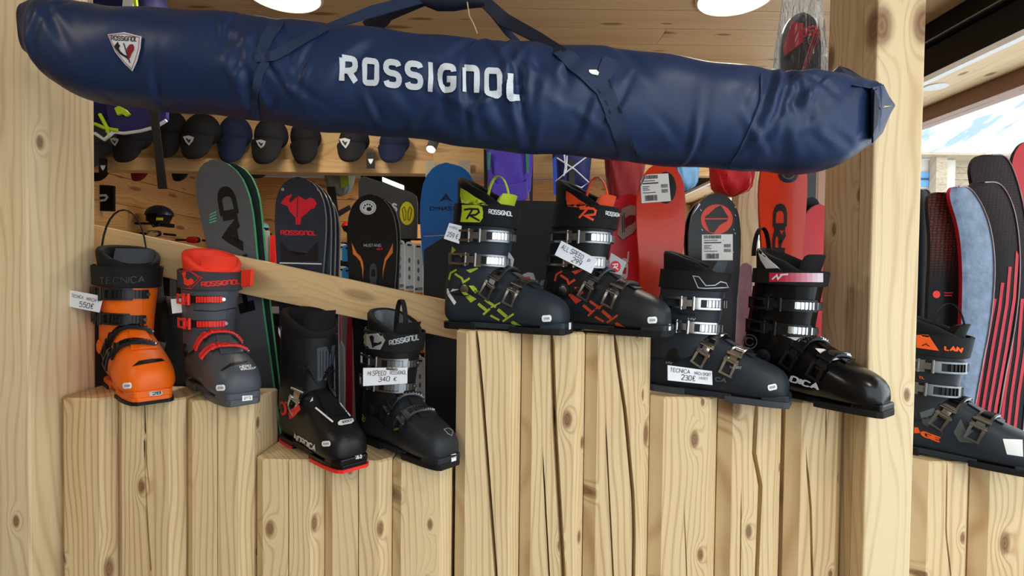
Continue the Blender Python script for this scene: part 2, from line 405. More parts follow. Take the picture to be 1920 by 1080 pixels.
struct('wall_light_block', MB().box((-3.9, -2.2, 0), (-.15, -2.1, CEIL)), mat('light_block_plaster', (190, 182, 170), .8))  # unseen wall added to block front-left daylight, so light comes from the right
# left wall of boards, far wall
wl = empty('wall_left', Matrix.Translation((-3.7, 3, 0))); meta(wl, kind='structure')
obj('wall_core', MB().box((-3.9, -2.1, 0), (-3.72, 5.4, CEIL)), W_WALL, wl)
for i in range(10):
    z = i * .26
    for a, b in ((1.2, 3.1 + (i % 2) * .8), (3.1 + (i % 2) * .8, 5.19)):
        o = obj('board', MB().box((-3.72, a + .002, z + .003), (-3.7 + .002 * (i % 2), b - .002, z + .257)), W_WALL, None, origin=(-3.7, (a + b) / 2, z))
        o.location = o.location - WM['wall_left'].translation; o.parent = wl
wb = empty('wall_back', Matrix.Translation((0, 5.2, 0))); meta(wb, kind='structure')
obj('wall_core', MB().box((-3.9, 5.2, 0), (2.5, 5.4, CEIL)), W_WALLX, wb)
for i in range(10):
    z = i * .26
    o = obj('board', MB().box((-3.7, 5.18, z + .003), (2.13, 5.2, z + .257)), W_WALLX, None, origin=(0, 5.18, z)); o.location = o.location - WM['wall_back'].translation; o.parent = wb
# right side: black blind housing, wooden soffit, brown window head, glass
XW, XS, ZS = 2.15, 1.86, 2.35
bh = empty('trim_1', Matrix.Translation((XS, 2, ZS))); meta(bh, kind='structure')
obj('upper_rail', MB().box((XS - .02, -1.0, 2.52), (XS + .1, 5.3, CEIL)), M_BLACK, bh, bevel=.003)
obj('lower_rail', MB().box((XS, -1.0, ZS + .012), (XS + .1, 5.3, 2.515)), mat('black_blind', (8, 9, 11), .3, spec=.15), bh, bevel=.02)
obj('edge_strip', MB().box((XS - .012, -1.0, ZS - .004), (XS + .02, 5.3, ZS + .02)), M_WHITE, bh)  # white edge, made thicker to stand in for the sky reflected in it
obj('seam_strip', MB().box((XS - .024, -1.0, 2.513), (XS - .01, 5.3, 2.519)), mat('grey_metal', (150, 155, 158), .3, .8), bh)
so = empty('trim_2', Matrix.Translation((XW, 2, ZS))); meta(so, kind='structure')
W_SOF = wood('wood_soffit', (226, 200, 155), (205, 170, 118), 'y', ring=25, contrast=.35)
obj('board', MB().box((XS + .02, -1.0, ZS), (XW + .1, 5.3, ZS + .03)), W_SOF, so)
p = atZ(1754, 162, ZS)
e = empty('soffit_lamp', Matrix.Translation((p.x, p.y, ZS)))
for nm, r0, r1, dz, mm in (('trim_ring', .05, .04, .005, M_WHITE), ('lens', .034, .0, .003, mat('lamp_lens', (190, 200, 200), .2))):
    obj(nm, MB().disc(Vector((p.x, p.y, ZS)), Vector((0, 0, -1)), r0, dz, 32, r0), mm, e, smooth=40)
meta(e, 'small unlit round lamp in the pale wooden soffit over the window', 'lamp')
wi = empty('window_1', Matrix.Translation((XW, 2, 0))); meta(wi, kind='structure')
M_BROWN = mat('brown_frame', (138, 104, 82), .5)
obj('window_head', MB().box((XW - .02, -1.0, 2.275), (XW + .09, 5.3, ZS)), M_BROWN, wi, bevel=.004)
obj('window_frame', MB().box((XW - .02, -1.0, .55), (XW + .09, 5.3, .62)), M_BROWN, wi, bevel=.004)
for yy in (-1.0, 2.6, 5.1): obj('window_post', MB().box((XW - .02, yy, .6), (XW + .09, yy + .08, 2.3)), M_BROWN, wi)
g = bpy.data.materials.new('window_glass'); g.use_nodes = True; n = g.node_tree.nodes; L = g.node_tree.links; n.clear()
o_ = n.new('ShaderNodeOutputMaterial'); tr = n.new('ShaderNodeBsdfTransparent'); gl = n.new('ShaderNodeBsdfGlossy'); gl.inputs['Roughness'].default_value = .02; ms = n.new('ShaderNodeMixShader'); ms.inputs[0].default_value = .06
L.new(tr.outputs[0], ms.inputs[1]); L.new(gl.outputs[0], ms.inputs[2]); L.new(ms.outputs[0], o_.inputs[0])
for a, b in ((-.92, 2.6), (2.68, 5.1)): obj('pane', MB().box((XW + .03, a, .62), (XW + .036, b, 2.275)), g, wi)
struct('wall_right', MB().box((XW, -1.0, 0), (XW + .12, 5.4, .55)), W_WALL)
# outside: snowy mountain, wooden chalet
m = bpy.data.materials.new('snow_mountain'); nt, b = nodes(m); n = nt.nodes; L = nt.links
tc = n.new('ShaderNodeTexCoord'); nz = n.new('ShaderNodeTexNoise'); nz.inputs['Scale'].default_value = .028; nz.inputs['Detail'].default_value = 9; nz.inputs['Roughness'].default_value = .62
mp = n.new('ShaderNodeMapping'); mp.inputs['Scale'].default_value = (.6, 1, 1.6); mp.inputs['Rotation'].default_value = (0, .5, .3); L.new(tc.outputs['Object'], mp.inputs[0]); L.new(mp.outputs[0], nz.inputs['Vector'])
cr = n.new('ShaderNodeValToRGB'); cr.color_ramp.elements[0].position = .46; cr.color_ramp.elements[0].color = lin((250, 252, 253)); cr.color_ramp.elements[1].position = .56; cr.color_ramp.elements[1].color = lin((120, 142, 150))
L.new(nz.outputs[0], cr.inputs[0]); L.new(cr.outputs[0], b.inputs['Base Color']); b.inputs['Roughness'].default_value = .9
mb = MB(); rows = []
for i in range(40):
    row = []
    for j in range(40):
        s, t = i / 39, j / 39
        x = 170 + 420 * s; yy = 60 + 460 * t
        hgt = 300 * (1 - math.exp(-2.2 * s)) * (.52 + .75 * (s * .5 + (1 - t) * .5)) + 9 * math.sin(9 * s + 5 * t) * s + 6 * math.sin(17 * t + 3 * s) * s
        row.append((x, yy, hgt - 6))
    rows.append(row)
meta(obj('mountain', mb.grid(rows), m, smooth=60), 'snow covered mountain slope with grey rock seen through the window', 'mountain')
struct('ground_outside', MB().box((4, -30, -.6), (700, 600, -.5)), mat('snow', (240, 243, 246), .9, var=.03, scale=2))
ch = empty('chalet', Matrix.Translation(atY(1800, 420, 18)))
W_CH = wood('wood_siding', (168, 152, 130), (122, 106, 90), 'x', ring=4, contrast=.5, knots=0)
c0 = atY(1775, 291, 18); c1 = atY(1905, 291, 18)
for i in range(32):
    zt = c0.z - i * .22
    obj('siding_board', MB().box((c0.x, 18 - .03 * (i % 2), zt - .21), (c1.x + 2, 18.1, zt)), W_CH, ch)
a0 = atY(1728, 292, 17.2); a1 = atY(1762, 292, 17.2)
obj('corner_post', MB().box((a1.x - .1, 17.2, -.5), (a1.x + .28, 17.5, a0.z)), W_CH, ch)
obj('recess_wall', MB().box((a0.x - 2, 17.6, -.5), (c0.x, 17.7, a0.z - .05)), mat('chalet_wall', (196, 190, 178), .8), ch)
q0 = atY(1722, 322, 17.55); q1 = atY(1755, 350, 17.55)
wn = obj('window', MB().box((q0.x - 1, 17.53, q1.z), (q1.x, 17.6, q0.z)), mat('blue_pane', (96, 150, 190), .15), ch)
obj('glazing_bar', MB().box((q0.x - 1, 17.5, (q0.z + q1.z) / 2 - .03), (q1.x, 17.55, (q0.z + q1.z) / 2 + .03)).box(((q0.x + q1.x) / 2 + .05, 17.5, q1.z), ((q0.x + q1.x) / 2 + .12, 17.55, q0.z)), mat('blue_bar', (40, 70, 100), .5), wn)
obj('eave', MB().box((a0.x - 2, 17.0, a0.z), (c1.x + 2.5, 18.4, a0.z + .08)), W_CH, ch)
meta(ch, 'pale wooden chalet with a blue window outside in the snow', 'building')
# ---------------------------------------------------------------- timber display
def chain(pts, v):
    """piecewise-linear x(px) along y(px)"""
    if v <= pts[0][1]: return pts[0][0]
    for (xa, ya), (xb, yb) in zip(pts[:-1], pts[1:]):
        if v <= yb: return xa + (xb - xa) * (v - ya) / (yb - ya)
    return pts[-1][0]
def timber(x0, x1, zt, cracks, label, Y0=0.0, depth=.15, ch=.025, group='square timber posts of the display', name='timber_block'):
    nz = 46; rows = []
    for i in range(nz + 1):
        z = .0 + zt * i / nz; ins = 0
        if i == nz: ins = .004; z = zt
        rows.append((z, ins))
    rows.insert(-1, (zt - .004, 0))
    def ring(z, ins):
        py = proj((0, Y0, z))[1]
        pr = [(x0 + ins, Y0 + depth - ins), (x0 + ins, Y0 + ch + ins), (x0 + ch + ins, Y0 + ins)]
        cs = []
        for c in cracks:
            pts, wpx = c
            xx = chain(pts, py + .0139 * (pts[0][0] - 960)) ; X = atY(xx, py, Y0).x
            ya, yb = pts[0][1], pts[-1][1]
            f = max(0.02, min(1, (yb - py) / 60 if yb < 1079 else 1)) * max(.02, min(1, (py - ya + 25) / 50))
            if py < ya - 30 or (py > yb + 5 and yb < 1079): f = .02
            cs.append((X, wpx / 806 * f, f))
        for X, wd, f in sorted(cs):
            X = min(max(X, x0 + ch + .012), x1 - ch - .012)
            pr += [(X - wd / 2, Y0 + ins), (X + wd * .2, Y0 + ins + .035 * f), (X + wd / 2, Y0 + ins)]
        pr += [(x1 - ch - ins, Y0 + ins), (x1 - ins, Y0 + ch + ins), (x1 - ins, Y0 + depth - ins)]
        return [(a, b, z) for a, b in pr]
    mb = MB().grid([ring(z, i) for z, i in rows], True, True, True)
    return meta(obj(name, mb, W_BLOCK, smooth=0), label, 'timber', group)
TOPS = {}
XL, XR0, XR1 = atY(53, 540, -.06).x, atY(1632, 540, -.06).x, atY(1722, 540, -.06).x
LASTX = XL
def X_(px): return (px - 960) * 1.24 / FPX
def blk(key, f0, f1, ytop, cracks, label):
    """f0,f1: pixel edges of the flat front face, ytop: front top edge"""
    p = atY((f0 + f1) / 2, ytop, 0); TOPS[key] = p.z
    a, b = atY(f0, ytop + 100, 0).x - .023, atY(f1, ytop + 100, 0).x + .023
    global LASTX
    a = max(a, LASTX + .002); b = min(b, XR0 - .002 if a < XR0 else 9)
    LASTX = b
    timber(a, b, p.z, cracks, label)
blk('1a', 99, 187, 747, [], 'timber block beside the left post under the orange boot')
blk('1b', 227, 318, 749, [([(270, 752), (273, 860), (283, 940)], 5), ([(272, 900), (276, 990), (283, 1080)], 5)], 'timber block with a long dark crack under the orange boot toe')
blk('1c', 359, 449, 752, [([(407, 752), (408, 1080)], 2.4)], 'timber block with a knot under the grey and red boot')
blk('2a', 491, 583, 862, [([(541, 862), (541, 1080)], 2.4)], 'short timber block under the heel of the red soled boot')
blk('2b', 611, 712, 864, [([(672, 864), (672, 1080)], 2.4)], 'short timber block under the red soled toe')
blk('2c', 734, 826, 866, [], 'short plain timber block under the boot priced 340')
blk('3a', 872, 958, 621, [([(893, 620), (904, 740), (930, 1080)], 7)], 'tall timber block with a crack, first under the yellow trimmed boot')
blk('3b', 995, 1080, 624, [([(1034, 622), (1040, 800), (1056, 1080)], 10), ([(1018, 860), (1030, 1080)], 3)], 'tall timber block with a wide split, middle of the tallest three')
blk('3c', 1116, 1205, 627, [([(1152, 625), (1160, 690), (1172, 770), (1187, 930), (1191, 1080)], 7), ([(1136, 800), (1150, 1080)], 3)], 'tall timber block with a curved crack under the red trimmed boot')
blk('4a', 1239, 1332, 745, [([(1283, 960), (1288, 1080)], 2)], 'smooth timber block under the heel of the boot priced 230')
blk('4b', 1371, 1455, 749, [([(1419, 748), (1414, 850), (1426, 910), (1419, 1080)], 8), ([(1390, 930), (1388, 1080)], 2.5)], 'timber block with a wavy split and several knots')
blk('4c', 1500, 1580, 753, [([(1549, 752), (1549, 850)], 2.5), ([(1512, 860), (1520, 950), (1523, 1080)], 4.5)], 'timber block beside the right post under the black boot toe')
blk('5a', 1737, 1812, 866, [([(1776, 866), (1774, 1000), (1783, 1080)], 3)], 'low timber block just right of the right post under the boot with orange lettering')
blk('5b', 1852, 1950, 869, [], 'low timber block at the right edge with a dark knot')
# posts
po = empty('post', Matrix.Translation((XL - .08, .03, 0))); meta(po, 'thick knotted wooden post at the left edge behind the bag end', 'post', 'posts framing the display')
obj('front_timber', MB().box((XL - .2, -.06, 0), (XL, .13, CEIL)), W_POST, None, bevel=.004).parent = None
fo = bpy.data.objects['front_timber']; fo.parent = po; fo.location = fo.location - WM['post'].translation
po = empty('post', Matrix.Translation(((XR0 + XR1) / 2, .03, 0))); meta(po, 'wooden post right of the black boot, touched by the folded bag end', 'post', 'posts framing the display')
for nm, a, b, ins in (('front_timber', -.06, -.012, 0), ('rear_timber', -.010, .128, .002)):
    cx = (XR0 + XR1) / 2; hw = (XR1 - XR0) / 2 - ins
    mbp = MB().box((XR0 + ins, a, 0), (XR1 - ins, b, CEIL))
    o = obj(nm, mbp, W_POST, None, bevel=.004); o.location = o.location - WM[po.name].translation; o.parent = po
# diagonal board behind the boots
p0, p1 = atY(120, 409, .215), atY(905, 577, .215); q0, q1 = atY(120, 479, .215), atY(905, 648, .215)
mid = (p0 + q1) / 2; dx = (p1 - p0); ang = math.atan2(dx.z, dx.x); ln = dx.length; hh = (p0 - q0).length * math.cos(ang)
Mx = Matrix.Translation(mid) @ Matrix.Rotation(-ang, 4, 'Y')
o = obj('diagonal_board', MB().box((-ln / 2, 0, -hh / 2), (ln / 2, .024, hh / 2)), W_PLANK, None, bevel=.002, origin=(0, 0, 0)); o.matrix_world = Mx
meta(o, 'long pale board slanting down behind the boots on the left', 'board')
# ================================================================== ski boots
M_CHROME = mat('chrome', (196, 198, 200), .22, 1.0, var=.04)
M_STEEL = mat('dark_steel', (128, 130, 132), .3, 1.0, var=.04)
M_BLKPL = mat('black_plastic', (20, 20, 22), .38)
M_LINER = mat('black_liner', (14, 14, 16), .8, bump=.4, bscale=500)
M_LINGR = mat('grey_liner', (66, 70, 76), .8, bump=.4, bscale=500)
M_RUBBER = mat('black_rubber', (17, 17, 18), .65)
M_PAPER = mat('white_sticker', (236, 238, 240), .5, var=.01)
M_INK = mat('black_ink', (24, 24, 28), .6)
M_CARD = mat('white_card', (228, 231, 236), .65, var=.015)
LX = [0, .004, .012, .03, .06, .09, .12, .145, .17, .195, .22, .245, .27, .288, .301, .309, .313]
LW = [.018, .028, .035, .039, .041, .042, .0435, .046, .0495, .053, .055, .0555, .053, .048, .041, .033, .02]
LT = [.075, .095, .118, .15, .165, .168, .165, .158, .144, .129, .115, .103, .093, .085, .076, .066, .053]
LB = [.028, .022, .016, .012, .012, .012, .012, .012, .012, .012, .012, .012, .012, .013, .015, .018, .026]
CZ = [.06, .09, .12, .15, .18, .22, .26, .30, .33]
CCX = [.072, .075, .079, .083, .088, .095, .101, .106, .109]
CHL = [.078, .080, .078, .075, .0725, .072, .0725, .074, .075]
CHW = [.045, .049, .050, .0505, .052, .055, .058, .0605, .062]
def cuff_pt(z, th, off=0, sq=2.35):
    cx, hl, hw = np.interp(z, CZ, CCX), np.interp(z, CZ, CHL) + off, np.interp(z, CZ, CHW) + off
    c, s = math.cos(th), math.sin(th)
    return Vector((cx + hl * math.copysign(abs(c) ** (2 / sq), c), hw * math.copysign(abs(s) ** (2 / sq), s), z))
def low_ring(x, n=40, off=0):
    w, t, b = np.interp(x, LX, LW) + off, np.interp(x, LX, LT) + off, np.interp(x, LX, LB) - off * .3
    zm, hz = (t + b) / 2, (t - b) / 2; out = []
    for i in range(n):
        a = 2 * math.pi * i / n; s, c = math.sin(a), math.cos(a)
        zz = hz * math.copysign(abs(c) ** (2 / 2.7), c); k = (zz + hz) / (2 * hz)
        out.append(Vector((x, w * math.copysign(abs(s) ** (2 / 2.7), s) * (1 - .30 * max(0, k - .25) ** 1.3), zm + zz)))
    return out
def boot(name, label, heel, toe, S=None, scale=1.0, lift=0, pitch=0):
    """heel, toe: (x, y) on the timber top at height S['z']; local +x is the toe, -y the buckle side"""
    hx, tx = Vector(heel), Vector(toe); d = (tx - hx).normalized()
    Mw = Matrix.Translation((hx.x, hx.y, S['z'] + lift)) @ Matrix.Rotation(math.atan2(d.y, d.x), 4, 'Z') @ Matrix.Rotation(R(pitch), 4, 'Y') @ Matrix.Scale(scale, 4)
    E = empty(name, Mw); meta(E, label, 'ski boot', 'ski boots on the timber display')
    K = lambda nm, mb, m, par=None, **k: obj(nm, mb, m, par or E, local=True, **k)
    ms, mc = S['shell'], S['cuff']
    xs = [0, .004, .012, .022, .035, .05, .07, .09, .11, .13, .15, .17, .19, .21, .23, .25, .265, .28, .291, .301, .309, .313]
    low = MB().grid([low_ring(x) for x in xs], True, True, True)
    sh = K('shell', low, ms, smooth=50)
    # raised welt line and toe-box step
    n = 56; ths = [2 * math.pi * i / n for i in range(n)]
    def bot(th): return .088 + .045 * max(0, math.cos(th)) ** 1.5
    def top(th): return .272 + .026 * ((1 - math.cos(th)) / 2) ** 1.5
    rows = []
    for k in range(14):
        t = k / 13; rows.append([cuff_pt(bot(a) * (1 - t) + top(a) * t, a) for a in ths])
    inner = [[cuff_pt(top(a), a, -.004) for a in ths], [cuff_pt(.2, a, -.004) for a in ths]]
    cu = MB().grid(rows + inner, True)
    K('cuff', cu, mc, smooth=45)
    bv = bvh_of(low, cu)
    def cmap(th, z, off=0):
        c = Vector((float(np.interp(z, CZ, CCX)), 0, z)); dr = Vector((math.cos(th) * 1.2, math.sin(th), 0)).normalized()
        h = bv.ray_cast(c + dr * .3, -dr)
        return (h[0] + dr * off, dr) if h[0] else (cuff_pt(z, th, off), dr)
    def fmap(x, ph, off=0):
        zm = float((np.interp(x, LX, LT) + np.interp(x, LX, LB)) / 2); c = Vector((x, 0, zm)); dr = Vector((.12 * math.cos(ph), math.sin(ph), math.cos(ph))).normalized()
        h = bv.ray_cast(c + dr * .3, -dr)
        n_ = (h[1] * .6 + dr * .4).normalized() if h[1].dot(dr) > 0 else dr
        return h[0] + n_ * off, n_
    # overlapping cuff flap: a raised plate on the buckle side
    fl = []
    for k in range(9):
        z = .15 + .115 * k / 8; fl.append([cuff_pt(z, R(-150 + 160 * i / 24) , .0032) for i in range(25)])
    if S.get('flap', True):
        fb = MB().grid(fl); fb.grid([[cuff_pt(.15 + .115 * k / 8, R(10), o_) for o_ in (.0032, -.002)] for k in range(9)])
        fb.grid([[cuff_pt(.15, R(-150 + 160 * i / 24), o_) for i in range(25)] for o_ in (-.002, .0032)])
        K('cuff_flap', fb, S.get('flapmat', mc), smooth=35)
    # sole: heel lug, toe lug, waist
    def outline(xa, xb, ex):
        q = np.linspace(xa, xb, 14); w_ = lambda x: float(np.interp(x, [-.004, .004, .02, .09, .15, .2, .26, .29, .312, .319], [.02, .028, .036, .038, .039, .044, .044, .041, .036, .028])) * ex
        return [(x, w_(x)) for x in q] + [(x, -w_(x)) for x in q[::-1]]
    for nm, xa, xb, z0, z1, ex in (('heel_sole', -.002, .095, 0, .018, .95), ('toe_sole', .185, .318, 0, .015, .96), ('mid_sole', .08, .2, .007, .02, .9)):
        K(nm, MB().prism(outline(xa, xb, ex), lambda p: (p[0], p[1], z0), lambda p: (p[0], p[1], z1)), S['sole'] if nm != 'mid_sole' else ms, bevel=.0025)
    if S.get('welt'):
        K('sole_welt', MB().prism(outline(.2, .321, 1.04), lambda p: (p[0], p[1], 0), lambda p: (p[0], p[1], .007)).prism(outline(-.006, .09, 1.04), lambda p: (p[0], p[1], 0), lambda p: (p[0], p[1], .007)), S['welt'])
    K('toe_lip', MB().prism(outline(.262, .317, .96), lambda p: (p[0], p[1], .013), lambda p: (p[0], p[1], .028)), S.get('lip', ms), bevel=.003)
    # liner with an open top, tongue
    lt = S.get('liner_h', .055)
    def ltop(a): return .288 + lt * ((1 - math.cos(a)) / 2) ** 1.25 + .010 * math.sin(a) ** 2
    lr = [[cuff_pt(.23, a, -.006) for a in ths], [cuff_pt(.27, a, -.004) for a in ths]]
    for f, o_, dz in ((1, -.003, -.012), (1, -.003, -.005), (1, -.006, 0), (1, -.011, .001), (1, -.016, -.004), (1, -.019, -.014)):
        lr.append([cuff_pt(ltop(a) + dz, a, o_ + (.004 if o_ > -.01 else 0) * (1 - math.cos(a)) / 2) for a in ths])
    lr += [[cuff_pt(.24, a, -.021) for a in ths], [cuff_pt(.2, a, -.023) for a in ths]]
    K('liner', MB().grid(lr[:7], True), S['liner'], smooth=60)
    K('liner_lining', MB().grid(lr[6:], True, False, True), S.get('lining', M_LINER), smooth=60)
    tg = []
    th_t = S.get('tongue_h', .322)
    for k in range(9):
        z = .235 + (th_t - .235) * k / 8; bend = .010 * (k / 8) ** 2; wdt = 54 - 10 * (k / 8) ** 3
        o_ = [cuff_pt(min(z, .33), R(-wdt + 2 * wdt * i / 12), -.013) + Vector((bend, 0, max(0, z - .33))) for i in range(13)]
        i_ = [cuff_pt(min(z, .33), R(wdt - 2 * wdt * i / 12), -.036) + Vector((bend, 0, max(0, z - .33) - (.004 if k == 8 else 0))) for i in range(13)]
        tg.append(o_ + i_)
    K('tongue', MB().grid(tg, True, True, True), S.get('tongue', S['liner']), smooth=50)
    if S.get('loop'):
        lm, big, base, dirv = S['loop']
        c = Vector(base); a = Vector(dirv).normalized(); up = Vector((0, 0, 1)); pts = []
        for k in range(15):
            q = math.pi * k / 14; pts.append(c + a * (-math.cos(q) * big * .5) + up * (math.sin(q) * big * 1.15) - up * .012 * (1 - math.sin(q)))
        nr = [(pts[k] - c).normalized() for k in range(15)]
        K('pull_loop', MB().ribbon(pts, nr, .012, .0022), lm, smooth=40)
    # power strap round the cuff top
    if S.get('strap'):
        zc, hs = S.get('strap_z', (.272, .048)); sm = S['strap']
        def sp(a, z, off): return cuff_pt(z, a, off)
        def zoff(a): return .010 * (1 - math.cos(a)) / 2
        rr = [[sp(a, zc + zoff(a) + dz, o_) for a in ths] for dz, o_ in ((-hs / 2, .0035), (-hs / 2, .0065), (hs / 2, .0065), (hs / 2, .002))]
        st = K('power_strap', MB().grid(rr, True), sm, smooth=40)
        tab = [R(-118 + 150 * i / 24) for i in range(25)]
        if S.get('tab', True):
            K('strap_tab', MB().grid([[sp(a, zc + zoff(a) + dz, o_) for a in tab] for dz, o_ in ((-hs / 2 + .002, .0066), (-hs / 2 + .002, .0098), (hs / 2 - .002, .0098), (hs / 2 - .002, .0066))]), S.get('tabmat', sm), st, smooth=40)
    # buckles
    def buckle(P, N, ml, mlad, width=.021, mstrap=M_BLKPL, rib=True, frame=True):
        k = len(P); L_ = lambda s: (P[min(k - 1, int(s * (k - 1)))], N[min(k - 1, int(s * (k - 1)))])
        seg = lambda a, b: (P[int(a * (k - 1)):int(b * (k - 1)) + 1], N[int(a * (k - 1)):int(b * (k - 1)) + 1])
        p_, n_ = seg(.22, 1.0); B = K('buckle', MB().ribbon(p_, n_, width * .78, .0035), mstrap, smooth=30)
        lv = MB(); p_, n_ = seg(0, .34); w2 = width * .44
        for sg in (-1, 1): lv.ribbon(p_, n_, [width * (.16 + .1 * i / len(p_)) for i in range(len(p_))], .0042, sg * w2, .004 + .003 * 1)
        p2, n2 = seg(0, .06); lv.ribbon(p2, n2, width * 1.12, .0042, 0, .007)
        K('lever', lv, ml, B, smooth=30)
        hg = MB(); p_, n_ = seg(.26, .42); hg.ribbon(p_, n_, width * .62, .005, 0, .003)
        for s_ in (.28, .4):
            c, nn = L_(s_); t = (L_(s_ + .06)[0] - L_(s_ - .06)[0]).normalized(); b = t.cross(nn).normalized()
            hg.tube([c + nn * .0085 - b * width * .62, c + nn * .0085 + b * width * .62], .0034, 10)
        K('hinge', hg, ml, B, smooth=40)
        if frame:
            fr = MB(); p_, n_ = seg(.42, .8)
            for sg in (-1, 1): fr.ribbon(p_, n_, width * .17, .004, sg * width * .45, .004)
            for a in (.42, .74): p2, n2 = seg(a, a + .06); fr.ribbon(p2, n2, width * 1.05, .004, 0, .004)
            K('bail', fr, S.get('bail', ml), B, smooth=30)
        ld = MB(); p_, n_ = seg(.56, .99); ld.ribbon(p_, n_, width * .62, .0022, 0, .0035)
        for i in range(9 if rib else 0):
            s_ = .57 + .4 * i / 9; p2, n2 = P[int(s_ * (k - 1)):int(s_ * (k - 1)) + 2], N[int(s_ * (k - 1)):int(s_ * (k - 1)) + 2]
            t = (p2[1] - p2[0]).normalized(); nn = n2[0]; b = t.cross(nn).normalized(); nn = b.cross(t); c = p2[0] + nn * .0055
            Mx = Matrix((t, b, nn)).transposed().to_4x4(); Mx.translation = c
            ld.box((-.0017, -width * .33, 0), (.0017, width * .33, .0032), Mx)
        K('ladder', ld, mlad, B, smooth=30)
        c, nn = L_(.985); K('rivet', MB().disc(c + nn * .004, nn, .0045, .003, 12), M_CHROME, B, smooth=40)
    NP = 49
    for bk in S['buckles']:
        kind, a0, a1, z0, z1 = bk[:5]; opt = bk[5] if len(bk) > 5 else {}
        P, N = [], []
        for i in range(NP):
            t = i / (NP - 1)
            if kind == 'c': q = cmap(R(a0 + (a1 - a0) * t), z0 + (z1 - z0) * t, .0035)
            else: q = fmap(z0 + (z1 - z0) * t, R(a0 + (a1 - a0) * t), .001)
            P.append(q[0]); N.append(q[1])
        for _ in range(6):   # relax the path so straps bridge steps in the shell
            P = [P[0]] + [(P[i - 1] + P[i] * 2 + P[i + 1]) / 4 for i in range(1, NP - 1)] + [P[-1]]
            N = [N[0]] + [(N[i - 1] + N[i] * 2 + N[i + 1]).normalized() for i in range(1, NP - 1)] + [N[-1]]
        buckle(P, N, opt.get('lever', S['lever']), opt.get('ladder', S['ladder']), opt.get('w', .021), opt.get('strap', M_BLKPL), frame=opt.get('frame', True))
    # pivot disc on the ankle
    pc, pn = cmap(R(-95), .098)
    h = bv.ray_cast(Vector((.075, -.3, .098)), Vector((0, 1, 0)))
    pv = K('pivot', MB().disc(h[0], Vector((0, -1, 0)), .0165, .004, 28), S.get('pivot', M_BLKPL), smooth=40)
    K('pivot_cap', MB().disc(h[0] + Vector((0, -.004, 0)), Vector((0, -1, 0)), .011, .002, 28), S.get('pivotcap', M_BLKPL), pv, smooth=40)
    # instep throat cover between shell halves
    pts, nr = [], []
    for i in range(12):
        q = fmap(.172 + .065 * i / 11, 0, .0005); pts.append(q[0]); nr.append(q[1])
    K('shell_overlap', MB().ribbon(pts, nr, [.03 + .018 * i / 11 for i in range(12)], .0022), S.get('overlap', ms), smooth=30)
    E_ = dict(E=E, M=Mw, bv=None)
    allmb = []
    for ch_ in [E] + list(E.children):
        pass
    allv, allf = [], []
    def collect(o):
        if o.type == 'MESH':
            b0 = len(allv); allv.extend([Mw @ v.co for v in o.data.vertices]); allf.extend([tuple(i + b0 for i in p.vertices) for p in o.data.polygons])
    for o in COL.objects:
        q = o
        while q.parent is not None: q = q.parent
        if q is E and o.name.split('.')[0] not in ('lever', 'hinge', 'bail', 'ladder', 'rivet', 'buckle'): collect(o)
    E_['bv'] = BVHTree.FromPolygons([tuple(v) for v in allv], allf); E_['hit'] = hit_px(E_['bv'])
    return E_
def sticker(B, c, w=17, h=11, rot=-3):
    """small white price sticker with grey print, on the toe"""
    def rt(x, y): a = R(rot); return (c[0] + x * math.cos(a) - y * math.sin(a), c[1] + x * math.sin(a) + y * math.cos(a))
    poly = [rt(x * w / 2, y * h / 2) for x, y in ((-1, -.5), (-.75, -1), (.75, -1), (1, -.5), (1, .5), (.75, 1), (-.75, 1), (-1, .5))]
    s = decal('price_sticker', B['E'], M_PAPER, B['hit'], [poly], maxlen=6)
    decal('print', s, mat('grey_ink', (110, 112, 118), .6), hit_px(B['bv'], .0014), lines=[[rt(x, -2.2), rt(x, 2.2)] for x in (-4.5, -3, -1.2, .4, 2, 3.4, 4.8)], wd=.8)
def boot_text(B, txt, corners, m, wd=.2, name='lettering', **k):
    mb = MB(); text_quad(mb, txt, corners, hit_px(B['bv'], .0012), wd, **k); return obj(name, mb, m, B['E'])
def boot_poly(B, polys, m, name='graphic', off=.0009, maxlen=9):
    return decal(name, B['E'], m, hit_px(B['bv'], off), polys, maxlen=maxlen)
def shade(n, c, r=.42): return mat(n, c, r, var=.05)
CB = [('c', -135, 22, .226, .220, dict(w=.025)), ('c', -135, 18, .172, .162, dict(w=.025)), ('f', -100, 30, .125, .172, dict(w=.028)), ('f', -98, 28, .19, .222, dict(w=.027))]
Z1, Z2, Z3, Z4, Z5 = (TOPS['1b'] + TOPS['1a']) / 2, TOPS['2b'], TOPS['3b'], TOPS['4b'], TOPS['5a']
mOR = shade('orange_shell', (236, 104, 20)); mGR = shade('grey_shell', (74, 79, 86)); mBK = shade('black_shell', (21, 22, 24), .4); mNV = shade('slate_shell', (38, 46, 55), .5); mCH = shade('charcoal_shell', (32, 36, 41), .48)
mBG = shade('gloss_black_shell', (12, 12, 14), .22); mAN = shade('anthracite_shell', (36, 42, 50), .5)
mRED = mat('neon_red', (250, 62, 40), .5); mRED2 = mat('red_plastic', (226, 48, 40), .4); mYEL = mat('lime_yellow', (200, 222, 50), .6); mORL = mat('neon_orange', (252, 84, 40), .6); mLAN = mat('orange_strap', (240, 96, 30), .6)
mSTR = mat('black_strap', (19, 20, 22), .75, bump=.3, bscale=700); mGSTR = mat('grey_strap', (62, 60, 66), .75)
mW = mat('white_print', (228, 230, 232), .5, var=.01); mSIL = mat('silver_print', (170, 174, 178), .4, .3)
XY = lambda px, py, z: (lambda p: (p.x, p.y))(atZ(px, py, z))
